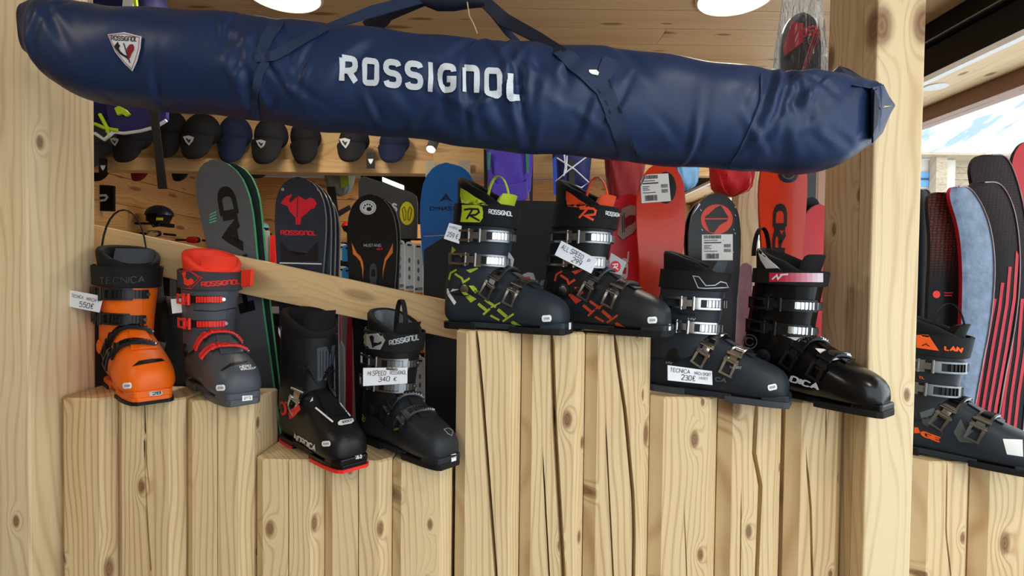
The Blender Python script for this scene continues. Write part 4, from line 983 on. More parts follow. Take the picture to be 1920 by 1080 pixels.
def tag(poly, Y, label, dot=None, m=mTAG, r=6, letter=False):
    P = [atY(x, y_, Y) for x, y_ in poly]; n_ = len(P); e = empty('hang_tag', Matrix.Translation(P[0]))
    obj('tag_card', MB().add(P + [v + Vector((0, .0015, 0)) for v in P], [tuple(range(n_)), tuple(range(2 * n_ - 1, n_ - 1, -1))] + [(i, (i + 1) % n_, n_ + (i + 1) % n_, n_ + i) for i in range(n_)]), m, e)
    if dot:
        obj('red_dot', fill_mesh(MB(), arc(*dot, r * .9, r, 0, 360, 20), lambda a, b: atY(a, b, Y - .0007)), mat('tag_red', (196, 26, 44), .5), e)
        if letter: obj('tag_letter', stroke_mesh(MB(), [[(dot[0] - r * .5, dot[1] - r * .4), (dot[0] + r * .4, dot[1] - r * .45), (dot[0] + r * .3, dot[1]), (dot[0] - r * .1, dot[1] + r * .1), (dot[0] + r * .5, dot[1] + r * .5)], [(dot[0], dot[1] - r * .4), (dot[0] - r * .45, dot[1] + r * .5)]], lambda a, b: atY(a, b, Y - .0014), 1.4, 3), mW, e)
    return meta(e, label, 'tag')
tag([(948, 466), (957, 476), (964, 486), (960, 507), (946, 504)], .03, 'grey hang tag with red dot behind the yellow trimmed boot cuff', (952, 494), r=8, letter=True)
tag([(1146, 474), (1175, 491.7), (1165, 516), (1138, 509)], .02, 'grey hang tag with red dot beside the orange trimmed boot cuff', (1154, 500), r=11, letter=True)
tag([(976, 530), (979, 515), (990, 510.5), (1000, 512), (1006, 530), (1000, 545), (980, 545)], .13, 'pale rounded tag with red dot between the two zigzag boots', (990, 524), r=6)
tag([(1011, 536), (1014, 527), (1024, 523), (1034, 525), (1036, 550), (1012, 550)], .14, 'second pale tag with red dot partly behind the orange trimmed boot', (1027, 538), r=5)
tag([(279, 636), (311, 643), (304, 666), (284, 655)], .1, 'dark grey hang tag behind the orange boot toe buckles', None, mDT)
tag([(522, 613), (538.5, 649), (534, 656), (522, 624)], .1, 'pale card seen edge on beside the red soled boot', None, M_CARD)
# loose strap end of the grey boot
q = [(452, 506), (471, 505), (470, 520), (469, 536), (452, 538)]
P = [atY(x, y_, .075 - .02 * (x > 460)) for x, y_ in q]; n_ = 5
obj('strap_end', MB().add(P + [v + Vector((.002, .012, 0)) for v in P], [tuple(range(n_)), tuple(range(2 * n_ - 1, n_ - 1, -1))] + [(i, (i + 1) % n_, n_ + (i + 1) % n_, n_ + i) for i in range(n_)]), mRED, Bb['E'], bevel=.001)
# ================================================================== the shop behind the display
def ext(mb, pts, Y, th):
    """outline in pixels on the plane y = Y, given thickness th"""
    P = [atY(x, y_, Y) for x, y_ in pts]; n_ = len(P)
    return mb.add(P + [v + Vector((0, th, 0)) for v in P], [tuple(range(n_)), tuple(range(2 * n_ - 1, n_ - 1, -1))] + [(i, (i + 1) % n_, n_ + (i + 1) % n_, n_ + i) for i in range(n_)])
def onY(Y): return lambda a, b: atY(a, b, Y)
def sheet(name, polys, Y, m, par, off=.001, lines=(), wd=2): return decal(name, par, m, onY(Y - off), polys, lines, wd, None)
def word(name, txt, corners, Y, m, par, wd=.2, off=.001, **k):
    mb = MB(); text_quad(mb, txt, corners, onY(Y - off), wd, **k); return obj(name, mb, m, par)
# ---- long wall shelf with caps on pegs
YS = 1.85
W_SH = wood('wood_shelf', (214, 176, 122), (178, 132, 80), 'x', ring=30, contrast=.4, knots=.5, kscale=(6, 1.5))
sf = empty('cap_shelf', Matrix.Translation(atY(520, 324, YS))); meta(sf, 'long wooden wall rail with a ledge behind the hanging caps', 'shelf')
a, b = atY(100, 200, YS), atY(905, 299, YS); zt, zb, zl = 2.6, atY(500, 300, YS).z, atY(500, 324, YS).z
obj('back_board', MB().box((a.x - 1.2, YS + .02, zb), (atY(1425, 300, YS).x, YS + .06, zt)), W_SH, sf)
obj('ledge', MB().box((a.x - 1.2, YS - .03, zl), (atY(812, 300, YS).x, YS + .06, zb)), W_SH, sf, bevel=.002)
obj('ledge', MB().box((atY(812, 300, YS).x, YS + .0, atY(1000, 326, YS).z), (atY(1425, 300, YS).x, YS + .06, atY(1000, 288, YS).z)), W_SH, sf, bevel=.002)
M_PLATE = mat('perforated_plate', (176, 168, 148), .35, .5, var=.3, scale=220)
for x0, x1 in ((798, 816), (860, 882)):
    obj('bracket_plate', ext(MB(), [(x0, 301), (x1, 301), (x1, 360), (x0, 360)], YS - .035, .003), M_PLATE, sf)
M_CAPB = mat('black_cap', (20, 20, 22), .8, bump=.3, bscale=600); M_CAPN = mat('navy_cap', (24, 34, 62), .8, bump=.3, bscale=600); M_CAPR = mat('red_cap', (120, 18, 26), .8); M_CAPG = mat('grey_cap', (58, 58, 62), .8)
def cap(cx, y0, y1, wpx, Y, m, label, tilt=0, logo=None, group='caps hanging on the shelf rail'):
    """peaked cap hung by its back: crown to the viewer, peak hanging down"""
    c = atY(cx, (y0 + y1) / 2, Y); s = (Y - CAM.y) / FPX; w_ = wpx * s / 2; h_ = (y1 - y0) * s
    e = empty('cap', Matrix.Translation(c) @ Matrix.Rotation(R(tilt), 4, 'Y')); meta(e, label, 'cap', group)
    rows = []
    for i in range(10):
        a_ = math.pi / 2 * i / 9
        rows.append([(w_ * math.cos(a_) * math.cos(t), -.085 * math.sin(a_), h_ * .12 + h_ * .38 * math.cos(a_) * math.sin(t) * (1 if math.sin(t) > 0 else .75)) for t in [2 * math.pi * k / 28 for k in range(28)]])
    K = lambda n_, mb, m_, p_=None, **k: obj(n_, mb, m_, p_ or e, local=True, **k)
    K('peg', MB().tube([Vector((0, -.02, h_ * .3)), Vector((0, (YS + .019 if Y < YS else YS + .0595) - Y, h_ * .3))], .006, 8), M_BLACK)
    K('crown', MB().grid(rows, True, True, True), m, smooth=60)
    br = []
    for i in range(6):
        q = i / 5; row = []
        for k in range(17):
            t = -1 + 2 * k / 16
            row.append((w_ * .93 * t, -.05 - .045 * (1 - t * t) - .015 * q, h_ * .02 - h_ * .52 * q * math.sqrt(max(0, 1 - (abs(t) ** 2.6) * .98))))
        br.append(row)
    K('peak', MB().grid(br), m, smooth=60, solid=.004)
    K('button', MB().disc(Vector((0, -.084, h_ * .14)), Vector((0, -1, 0)), .006, .004, 10), m, smooth=40)
    if logo:
        lx, lz, lw = logo; lx *= s; lz *= s; lw *= s
        sp = [(-1, .7), (0, .9), (1, .6), (.8, -.1), (.2, -1), (-.5, -.3)]
        pts = [Vector((lx + x * lw, -.1, lz + z * lw)) for x, z in sp]
        em = K('emblem', MB().add(pts, [tuple(range(6))]), mSIL)
        K('emblem_mark', MB().add([Vector((lx + x * lw, -.1008, lz + z * lw)) for x, z in ((-.5, .3), (-.2, .45), (0, .1), (.5, .3), (.3, -.2), (.1, -.5), (-.2, -.1))], [tuple(range(7))]), M_INK, em)
    return e
cap(192, 232, 322, 60, 1.81, M_CAPG, 'dark grey cap half hidden by the left post')
cap(256, 225, 312, 62, 1.66, M_CAPB, 'black cap with a shield emblem, under the purple backpack', 0, (-16, -6, 8))
cap(326, 208, 304, 58, 1.81, M_CAPB, 'black cap partly behind the hanging black strap', -8, (-12, -10, 9))
cap(382, 214, 306, 66, 1.72, M_CAPB, 'black cap with an emblem just left of the navy cap', 0, (-8, -12, 10))
cap(445, 218, 312, 60, 1.81, M_CAPN, 'plain navy cap behind the tall grey ski', -6)
cap(510, 222, 315, 62, 1.72, M_CAPB, 'black cap with a shield emblem, first right of the grey ski', 0, (-5, -10, 9))
cap(577, 226, 315, 56, 1.81, M_CAPB, 'plain black cap with a small white sticker on its peak', -12)
cap(665, 238, 311, 56, 1.72, M_CAPB, 'black cap with a bright white shield emblem', 0, (-8, -2, 10))
cap(740, 244, 312, 56, 1.81, M_CAPN, 'plain navy cap, rightmost of the row')
for cx, w_, m_, lb in ((203, 46, M_CAPB, 'black cap peak under the rail beside the left post'), (277, 40, M_CAPR, 'dark red cap peak showing under the rail'), (352, 40, M_CAPB, 'black cap peak under the rail left of the grey ski'), (497, 44, M_CAPG, 'dark cap peak under the rail right of the grey ski')):
    cap(cx, 268, 345 if w_ != 44 else 340, w_, 2.2, m_, lb, group='caps on the row behind')
for x_, y_, lb in ((695, 300, 'black swing tag with white shield beside the emblem cap'), (193, 312, 'black swing tag with white shield beside the left post')):
    e = empty('swing_tag', Matrix.Translation(atY(x_, y_ + 16, 1.62))); meta(e, lb, 'tag', 'cap swing tags')
    obj('tag_card', ext(MB(), [(x_ - 8, y_ - 15), (x_ + 8, y_ - 15), (x_ + 8, y_ + 16), (x_ - 8, y_ + 16)], 1.62, .002), M_BLKPL, e)
    q_ = atY(x_, y_ - 15, 1.62); obj('string', MB().tube([q_, Vector((q_.x, 1.7, q_.z + .05)), Vector((q_.x, YS + .019, q_.z + .06))], .0012, 6), M_BLKPL, e)
    sheet('tag_mark', [[(x_ - 5, y_ - 2), (x_ + 5, y_ - 2), (x_ + 3, y_ + 4), (x_, y_ + 8), (x_ - 3, y_ + 4)]], 1.62, mW, e)
# ---- spot lamp under the ceiling rail
p = atY(815, 262, 1.5); e = empty('spot_lamp', Matrix.Translation(p)); meta(e, 'small dark cylindrical spot lamp hanging above the blue ski', 'lamp')
q = atY(808, 280, 1.46); ax = (q - p).normalized()
obj('housing', MB().tube([p - ax * .02, q], .026, 20), mat('lamp_grey', (70, 68, 66), .4), e, smooth=40); obj('lens', MB().disc(q, ax, .022, .002, 20), emit('spot_glow', (255, 246, 226), 14), e)
obj('stem', MB().tube([p, Vector((p.x, p.y, CEIL))], .006, 8), M_BLACK, e, smooth=60)
# ---- hanging backpacks
def pack(x0, x1, y0, y1, Y, m, label, taper=.85, depth=.14, name='backpack', bulge=.5):
    s = (Y - CAM.y) / FPX; c = atY((x0 + x1) / 2, y1, Y); hw = (x1 - x0) * s / 2; hh = (y1 - y0) * s
    e = empty(name, Matrix.Translation(c)); meta(e, label, 'backpack', 'backpacks hanging from the rail'); rows = []
    for i in range(17):
        t = i / 16; z = hh * t; k = (taper + (1 - taper) * min(1, t * 1.6)); rr = min(1, math.sqrt(max(.02, 1 - (1 - min(1, t / .14)) ** 2)))
        kk = min(1, math.sqrt(max(.03, 1 - (1 - min(1, (1 - t) / .1)) ** 2))); g_ = k * rr * kk
        rows.append([Vector((hw * g_ * math.copysign(abs(math.cos(a_)) ** .55, math.cos(a_)), depth / 2 * g_ * (1 + .12 * math.sin(5 * t)) * math.copysign(abs(math.sin(a_)) ** .6, math.sin(a_)) + .006 * math.sin(9 * a_ + 14 * t), z)) for a_ in [2 * math.pi * j / 32 for j in range(32)]])
    obj('pack_body', MB().grid(rows, True, True, True), m, e, smooth=60, local=True)
    obj('hang_loop', MB().tube([Vector((0, 0, hh - .02)), Vector((0, 0, hh + .02)), Vector((0, 0, CEIL - c.z))], .005, 8), M_BLACK, e, smooth=60, local=True) if Y > 1 else None
    return e, Y - depth / 2
mPUR = mat('purple_cloth', (74, 56, 168), .6, bump=.3, bscale=60); mNVB = mat('navy_pack_cloth', (26, 36, 92), .6, bump=.3, bscale=60); mRDC = mat('red_cloth', (196, 30, 38), .5, bump=.6, bscale=24); mSKY = mat('sky_cloth', (110, 160, 205), .6, bump=.5, bscale=30); mDRED = mat('dark_red_cloth', (112, 14, 20), .5, bump=.6, bscale=24)
mCORD = mat('white_cord', (206, 214, 230), .6); mGRN = mat('green_cloth', (40, 120, 92), .6)
e, yf = pack(910, 1000, 205, 378, 1.55, mPUR, 'purple backpack with green side trims hanging above the black panel'); yf -= .012
obj('front_pocket', ext(MB(), [(924, 332), (930, 344), (950, 347), (985, 340), (990, 330), (990, 372), (978, 378), (930, 376), (922, 365)], yf, .02), mPUR, e, bevel=.006)
for l in ([(918, 285), (916, 318)], [(988, 285), (990, 325)]): obj('side_trim', ext(MB(), [(l[0][0] - 3, l[0][1]), (l[0][0] + 3, l[0][1]), (l[1][0] + 2, l[1][1]), (l[1][0] - 2, l[1][1])], yf, .01), mGRN, e)
for x_ in (911, 996): obj('shoulder_strap', ext(MB(), [(x_ - 4, 280), (x_ + 4, 280), (x_ + 3, 372), (x_ + 2, 392), (x_ - 3, 392)], 1.6, .01), M_BLKPL, e)
e, yf = pack(1034, 1108, 215, 370, 1.55, mNVB, 'navy blue backpack laced with white cord'); yf -= .014
for l in ([(1044, 296), (1078, 318), (1104, 342), (1090, 352), (1078, 348)], [(1100, 294), (1068, 318), (1042, 340), (1056, 350), (1078, 354)], [(1058, 290), (1060, 312), (1057, 330), (1062, 318), (1063, 292)]):
    obj('lace_cord', MB().tube([atY(x, y_, yf) for x, y_ in l], .004, 6), mCORD, e, smooth=60)
obj('side_panel', ext(MB(), [(1036, 298), (1043, 292), (1046, 362), (1038, 366)], yf, .008), mat('royal_cloth', (40, 66, 170), .6), e)
obj('centre_strap', ext(MB(), [(1066, 300), (1078, 300), (1077, 366), (1067, 366)], yf + .004, .006), M_BLKPL, e)
pack(1132, 1208, 220, 402, 1.5, mDRED, 'dark red soft bag hanging beside the orange ski', taper=.7)
pack(1262, 1312, 230, 358, 1.73, mSKY, 'pale blue bag showing between the orange and black skis', taper=.7, depth=.1)
e, yf = pack(1330, 1412, 235, 369, .58, mRDC, 'bright red bag hanging above the black ski with round mark', taper=.75, depth=.12)
q = atY(1390, 250, .6); obj('hang_loop', MB().tube([q, Vector((q.x + .03, .701, q.z))], .005, 8), M_BLACK, e)
e, yf = pack(606, 668, 272, 368, 2.1, mat('grey_green_cloth', (120, 124, 112), .7, var=.2, scale=30), 'grey and lime backpack hanging behind the red rooster ski', taper=.6)
obj('lime_panel', ext(MB(), [(632, 300), (650, 300), (655, 345), (640, 352)], yf - .014, .012), mat('lime_cloth', (132, 158, 52), .7), e)
for l in ([(612, 350), (628, 350), (634, 398), (622, 402)], [(618, 404), (655, 384), (658, 392), (622, 414)]): obj('dangling_strap', ext(MB(), l, yf - .01, .01), M_BLKPL, e)
e, yf = pack(150, 306, -24, 246, .85, mat('indigo_cloth', (32, 30, 82), .65, bump=.4, bscale=40), 'indigo backpack with white hem and lime cords beside the left post', taper=.9, depth=.2); yf -= .012
obj('hem_band', MB().tube([atY(x, y_, yf + .01) for x, y_ in ((200, 246), (232, 250), (262, 246), (292, 238), (312, 226))], .006, 8), mW, e, smooth=60)
obj('hem_panel', ext(MB(), [(196, 196), (312, 196), (312, 224), (290, 236), (262, 244), (232, 247), (205, 243)], yf + .014, .02), mat('indigo_panel', (44, 40, 104), .65), e, bevel=.006)
for l in ([(187, 214), (200, 238), (206, 256)], [(178, 232), (196, 240), (220, 244)], [(178, 250), (196, 262), (212, 248)]): obj('lime_cord', MB().tube([atY(x, y_, yf) for x, y_ in l], .0065, 8), mat('neon_lime', (190, 226, 40), .6) if l[0][1] < 240 else mW, e, smooth=60)
obj('lime_buckle', ext(MB(), [(214, 203), (222, 198), (236, 206), (243, 214), (236, 218), (228, 213), (220, 216)], yf, .01), mat('neon_lime', (190, 226, 40), .6), e)
obj('neck_strap', ext(MB(), [(231, -8), (248, -8), (246, 24), (228, 24)], .7, .01), mW, e); obj('neck_strap', ext(MB(), [(249, -8), (254, -8), (258, 28), (252, 28)], .7, .01), mat('neon_lime', (190, 226, 40), .6), e)
obj('long_strap', ext(MB(), [(279, 205), (296, 205), (300, 250), (313, 354), (296, 354), (288, 270)], .66, .004), M_BLKPL, e)
# ---- left plank wall: sign, helmets, goggles
e = empty('wall_sign', Matrix.Translation(atY(190, 395, 3.55))); meta(e, 'black square sign with a white ring mark beside the left post', 'sign')
obj('sign_board', ext(MB(), [(180, 346), (212, 348), (212, 396), (180, 395)], 3.55, .03), M_BLACK, e); sheet('sign_mark', [], 3.55, mW, e, .002, [[(182, 367), (198, 366), (201, 370), (197, 375), (182, 377)]], 4)
def helmet(c, w, Y, m, label, visor=True, facing=1):
    s = (Y - CAM.y) / FPX; o_ = atY(c[0], c[1], Y); r = w * s / 2; e = empty('ski_helmet', Matrix.Translation(o_)); meta(e, label, 'helmet', 'ski helmets on the wall'); rows = []
    for i in range(11):
        a_ = math.pi / 2 * i / 10
        rows.append([(r * math.cos(a_) * math.cos(t) * (1.08 if math.cos(t) * facing > 0 else 1), r * .85 * math.cos(a_) * math.sin(t), r * .82 * math.sin(a_) - r * .1) for t in [2 * math.pi * k / 30 for k in range(30)]])
    low_ = [[(x * .96, y_, -r * .55 + .1 * r * math.cos(3 * k_)) for k_, (x, y_, z) in enumerate(rows[0])]]
    K = lambda n_, mb, m_, **k: obj(n_, mb, m_, e, local=True, **k)
    K('helmet_shell', MB().grid(rows, True, False, True), m, smooth=60); K('ear_pad', MB().grid([[(x * .9, y_ * .9, z - r * .05) for x, y_, z in rows[0]], [(x * .62, y_ * .8, -r * .75) for x, y_, z in rows[0]]], True, True, True), M_LINER, smooth=60)
    if visor: K('visor', MB().box((-r * .4, -r * .95, -r * .62), (r * .5, -r * .6, r * .0)), mat('visor_black', (16, 17, 20), .12), bevel=.006)
    K('chin_strap', MB().tube([Vector((-r * .3, -r * .6, -r * .6)), Vector((r * .1, -r * .8, -r * 1.05)), Vector((r * .45, -r * .7, -r * .95)), Vector((r * .5, -r * .6, -r * .5))], r * .06, 6), M_BLKPL, smooth=60)
    K('price_tag', MB().box((r * .45, -r * 1.0, -r * .55), (r * .95, -r * .97, -r * .35)), mat('tag_yellow', (226, 232, 40), .6))
    K('mount', MB().box((-r * .3, -r * .2, -r * .9), (r * .2, 5.179 - Y if Y > 4.5 else r * 1.6, -r * .6)), M_BLACK)
    if Y < 4.5: K('wall_arm', MB().box((-.28, -.015, -r * .8), (0, .015, -r * .65)), M_BLACK)
    return e
helmet((298, 402), 48, 4.0, mat('midnight_helmet', (30, 32, 52), .35), 'dark navy ski helmet on the plank wall above the slanting board')
helmet((490, 426), 27, 4.95, mat('aqua_helmet', (140, 196, 208), .35), 'pale aqua ski helmet right of the tall grey ski')
helmet((653, 424), 26, 4.95, mat('scarlet_helmet', (214, 44, 40), .35), 'red ski helmet beside the black ski with paw sticker')
def goggles(c, w, Y, m, label):
    s = (Y - CAM.y) / FPX; o_ = atY(c[0], c[1], Y); r = w * s / 2; e = empty('ski_goggles', Matrix.Translation(o_)); meta(e, label, 'goggles', 'ski goggles on the wall rod')
    sp = [[Vector((r * math.copysign(abs(math.cos(t)) ** .6, math.cos(t)) * k, -.03 + d_, r * .5 * math.copysign(abs(math.sin(t)) ** .7, math.sin(t)) * k)) for t in [2 * math.pi * j / 24 for j in range(24)]] for k, d_ in ((.8, .05), (1, .03), (1, .0), (.9, -.012))]
    obj('frame', MB().grid(sp, True, True), M_BLKPL, e, local=True, smooth=50); obj('lens', MB().grid([sp[3], [v * .5 + Vector((0, -.036, 0)) for v in sp[3]]], True, False, True), m, e, local=True, smooth=60)
    obj('head_strap', MB().ribbon([Vector((r * x, .03 + .04 * abs(x) * 0, -r * .1 * abs(x - 1))) for x in (1, 1.5, 2.2, 3)], [Vector((0, -1, 0))] * 4, r * .35, .003), M_BLKPL, e, local=True)
    xw = -3.7 - o_.x; obj('wall_arm', MB().box((xw, .02, -.01), (0, .04, .01)), M_BLACK, e, local=True); return e
goggles((291, 438), 24, 4.05, mat('mirror_lens', (200, 204, 208), .1, .9), 'goggles with a silver mirror lens above the slanting board')
goggles((364, 450), 24, 4.6, mat('red_lens', (190, 26, 30), .12), 'goggles with a red lens above the slanting board')
# small display of dark accessories on the far counter
ct = empty('far_counter', Matrix.Translation((-2.2, 3.9, 0))); meta(ct, 'dark counter with shelves along the far wall', 'counter')
obj('counter_body', MB().box((-3.6, 3.9, 0), (-1.2, 4.3, 1.42)), mat('counter_dark', (30, 28, 27), .6), ct); obj('counter_top', MB().box((-3.62, 3.88, 1.42), (-1.18, 4.32, 1.45)), M_BLKPL, ct)
for k, (x_, y0, y1, m_, lb) in enumerate(((487, 440, 470, M_BLKPL, 'black accessory box left of the rooster ski'), (497, 432, 470, mat('clear_grey_box', (150, 152, 150), .3), 'grey clear accessory box left of the rooster ski'), (511, 442, 470, mRED2, 'red accessory box left of the rooster ski'), (473, 450, 470, M_CAPG, 'low dark accessory box beside the grey ski edge'))):
    e = empty('accessory_box', Matrix.Translation(atY(x_, y1, 3.95))); meta(e, lb, 'box', 'boxes on the far counter')
    zb_ = 1.45; zt_ = atY(x_, y0, 3.95).z; xa, xb = atY(x_ - 5, y1, 3.95).x, atY(x_ + 5, y1, 3.95).x
    obj('box_body', MB().box((xa, 3.95, zb_), (xb, 4.0, max(zt_, zb_ + .06))), m_, e, bevel=.002); obj('box_label', MB().box((xa + .008, 3.947, zb_ + .03), (xb - .008, 3.949, zb_ + .07)), mW, e)
# ---- black display panel, tall post, insole panel
meta(obj('display_panel', ext(MB(), [(797, 372), (1195, 380), (1195, 1200), (797, 1200)], .66, .03), mat('panel_black', (34, 36, 39), .6, bump=.1), None, bevel=.002), 'large matt black display panel behind the zigzag printed boots', 'panel')
meta(obj('shop_post', MB().box((atY(1383, 400, .7).x, .7, 0), (atY(1424, 400, .7).x, .76, atY(1400, 225, .7).z)), W_POST, None, bevel=.003), 'slim wooden post between the black ski and the tall orange ski', 'post')
dw = empty('dark_screen', Matrix.Translation(atY(720, 420, 2.6))); meta(dw, 'wide black screen on the far side under the cap shelf', 'screen')
obj('screen_body', ext(MB(), [(676, 322), (802, 322), (802, 420), (676, 420)], 2.6, .05), mat('screen_black', (10, 10, 11), .2), dw, bevel=.004); obj('stand', MB().box((-.8, 2.62, 0), (-.74, 2.65, atY(720, 415, 2.6).z)), M_BLACK, dw); obj('lit_strip', ext(MB(), [(717, 332), (757, 348), (757, 356), (717, 340)], 2.585, .01), emit('strip_glow', (255, 255, 250), 3), dw)
ip = empty('insole_sign', Matrix.Translation(atY(725, 455, .75))); meta(ip, 'dark grey panel with a yellow circle of two foot outlines', 'sign')
YP = .75; obj('panel_board', ext(MB(), [(672, 345), (676, 333), (684, 331), (773, 361), (781, 368), (783, 380), (782, 446), (672, 462)], YP, .012), mat('panel_grey', (74, 75, 77), .5), ip, bevel=.002)
sheet('yellow_disc', [arc(763, 400, 13.5, 22)], YP, mat('sign_yellow', (236, 226, 40), .5), ip)
sheet('foot_outline', [], YP, M_INK, ip, .002, [[(758, 388), (754, 392), (756, 404), (758, 413), (761, 412), (761, 398), (758, 388)], [(768, 388), (772, 392), (770, 404), (768, 413), (765, 412), (765, 398), (768, 388)]], 1.2)
word('sign_letter', 'S', [(735, 380), (745, 382), (745, 398), (735, 396)], YP, mW, ip, .3)
# ---- hanging packs of insoles and socks
def blister_word(e, x0, x1, y, Y): word('pack_lettering', 'WINTER', [(x0 + 2, y), (x1 - 1, y), (x1 - 1, y + 6), (x0 + 2, y + 6)], Y, M_INK, e, .22)
def blister(x0, x1, y0, y1, Y, m, label, foot=None, lines=True):
    e = empty('blister_pack', Matrix.Translation(atY((x0 + x1) / 2, y1, Y))); meta(e, label, 'pack', 'hanging packs on the accessory rack')
    hx = (x0 + x1) / 2; obj('pack_card', ext(MB(), [(x0, y0 + 8), (x0 + 2, y0 + 2), (hx - 3, y0), (hx + 3, y0), (x1 - 2, y0 + 2), (x1, y0 + 8), (x1, y1), (x0, y1)], Y, .014), m, e, bevel=.001)
    sheet('hang_slot', [[(hx - 4, y0 + 5), (hx + 4, y0 + 5), (hx + 4, y0 + 8), (hx - 4, y0 + 8)]], Y, M_INK, e)
    q_ = atY(hx, y0 + 6, Y); yb_ = .6 if Y < 1 else 1.25; obj('peg', MB().tube([Vector((q_.x, Y - .012, q_.z)), Vector((q_.x, yb_, q_.z))], .003, 6), M_BLACK, e)
    if foot: sheet('pack_foot', [[(x0, y1 - 6), (x1, y1 - 6), (x1, y1), (x0, y1)]], Y, foot, e)
    if lines: blister_word(e, x0, x1, y1 - 15, Y)
    if lines:
        for k in range(3): sheet('pack_icon', [arc(hx, y0 + (y1 - y0) * (.36 + .16 * k), 2.2, 5, 0, 360, 10)], Y, mINKG, e)
mPKW = mat('pack_white', (206, 208, 210), .4); mPKB = mat('pack_blue', (46, 136, 206), .4); mPKO = mat('pack_orange', (220, 110, 50), .5)
for k, x0 in enumerate((741, 759, 776)):
    for r_, (ya, yb) in enumerate(((450, 548), (556, 656), (664, 764))):
        blister(x0 + 1.5 * r_, x0 + 17 + 1.5 * r_, ya + 3 * k, yb + 3 * k, .47 + .03 * k, mPKW, 'white sock pack, %s row, %s column of the rack beside the blue ski' % (('top', 'middle', 'bottom')[r_], ('left', 'middle', 'right')[k]), mPKO)
for k, (x0, m_) in enumerate(((617, mPKW), (630, mPKW), (641, mPKB))):
    for r_, (ya, yb) in enumerate(((455, 492), (497, 524))):
        blister(x0, x0 + 22, ya + 2 * k, yb + 2 * k, 1.2 - .03 * k, m_, '%s insole pack, %s one in the %s row behind the rooster ski' % ('blue' if m_ is mPKB else 'white', ('left', 'second', 'right')[k], ('upper', 'lower')[r_]), M_BLKPL, False)
rk = empty('accessory_rack', Matrix.Translation((-.35, .6, 0))); meta(rk, 'black wire rack carrying the hanging sock packs', 'rack')
for y_ in (448, 554, 662): obj('rack_rod', MB().tube([atY(736, y_, .6), atY(796, y_ + 1, .6)], .004, 8), M_BLACK, rk, smooth=60)
for x_ in (738, 794): q = atY(x_, 440, .6); obj('rack_upright', MB().box((q.x - .006, .6, 0), (q.x + .006, .612, q.z)), M_BLACK, rk)
meta(obj('insole_rack', ext(MB(), [(613, 453), (668, 455), (668, 1100), (613, 1100)], 1.25, .02), M_BLACK, None), 'black panel rack carrying the insole packs', 'rack')
q = atY(725, 452, .765); obj('stand', MB().box((q.x - .01, .765, 0), (q.x + .01, .785, q.z + .05)), M_BLACK, ip)
# ---- dark goods under the slanting board
lc = empty('low_cabinet', Matrix.Translation((-1.0, .75, 0))); meta(lc, 'low black cabinet behind the lower boots', 'cabinet')
obj('cabinet_body', MB().box((-1.75, .75, 0), (-.64, 1.15, 1.3)), mat('cabinet_black', (16, 16, 17), .6), lc, bevel=.004); obj('cabinet_door', MB().box((-1.7, .735, .1), (-1.05, .75, 1.25)), mat('cabinet_front', (22, 22, 23), .5), lc); obj('cabinet_door', MB().box((-1.03, .735, .1), (-.68, .75, 1.25)), mat('cabinet_front', (22, 22, 23), .5), lc)
e, yf = pack(284, 346, 548, 740, .34, mat('black_pack_cloth', (16, 16, 18), .7, bump=.3, bscale=50), 'black rucksack between the orange and the grey boot', taper=.95)
for l in ([(284, 480), (296, 480), (294, 552), (284, 552)], [(302, 484), (319, 488), (318, 556), (308, 554)]): obj('shoulder_strap', ext(MB(), l, .2395, .03), M_BLKPL, e)
e['group'] = 'dark goods behind the boots'
# ================================================================== skis
SKW = [(0, .0), (.004, .3), (.012, .52), (.025, .72), (.045, .88), (.075, .98), (.11, 1.0), (.2, .93), (.4, .78), (.75, .64), (1.1, .7), (1.5, .86), (1.62, .84), (1.64, .7)]
def ski(tip, low, hw, Y, m, side, label, base_z=.005, group='skis standing behind the display', name='ski', rocker=.03, blunt=1.0, L=None, lean=0):
    """tip, low: pixels of the tip and of a lower point on the centre line, hw: half width in pixels at the shovel"""
    t = atY(tip[0], tip[1], Y); l = atY(low[0], low[1], Y); d = (l - t); s = (Y - CAM.y) / FPX; W_ = hw * s
    ln = (t.z - base_z) / (-d.normalized().z); d.normalize()
    per = Vector((-d.z, 0, d.x)); sc = ln / 1.64
    xs = [0, .002, .005, .01, .016, .025, .035, .045, .06, .08, .11, .15, .2, .3, .4, .55, .75, 1.0, 1.25, 1.5, 1.62, 1.64]
    e = empty(name, Matrix.Translation(t + d * ln)); meta(e, label, 'ski', group)
    fr, bk = [], []
    for x in xs:
        u = x / blunt if x < .11 * blunt else x
        w_ = W_ * float(np.interp(min(x / blunt, x) if x < .3 else x, *zip(*SKW))); w_ = max(w_, W_ * .08)
        xx = x * sc if x > .3 else x
        c = t + d * min(xx, ln); yo = -rocker * max(0, 1 - x / .16) ** 2 + lean * xx
        fr.append((c - per * w_ + Vector((0, yo, 0)), c + per * w_ + Vector((0, yo, 0))))
    n_ = 9
    top = [[a.lerp(b, k / (n_ - 1)) for k in range(n_)] for a, b in fr]
    th = Vector((0, .011, 0))
    mb = MB().grid(top); sheet_o = obj('top_sheet', mb, m, e, smooth=40)
    sd = MB(); back = [[p + th for p in r_] for r_ in top]
    loop = [r_[-1] for r_ in top] + [p for p in top[-1][-2::-1]] + [r_[0] for r_ in top[-2::-1]] + top[0][1:-1]
    sd.grid([loop, [p + th for p in loop]], True); sd.grid(back)
    obj('side_wall', sd, side, e, smooth=30)
    B_ = dict(E=e, bv=bvh_of(mb)); B_['hit'] = hit_px(B_['bv']); return B_
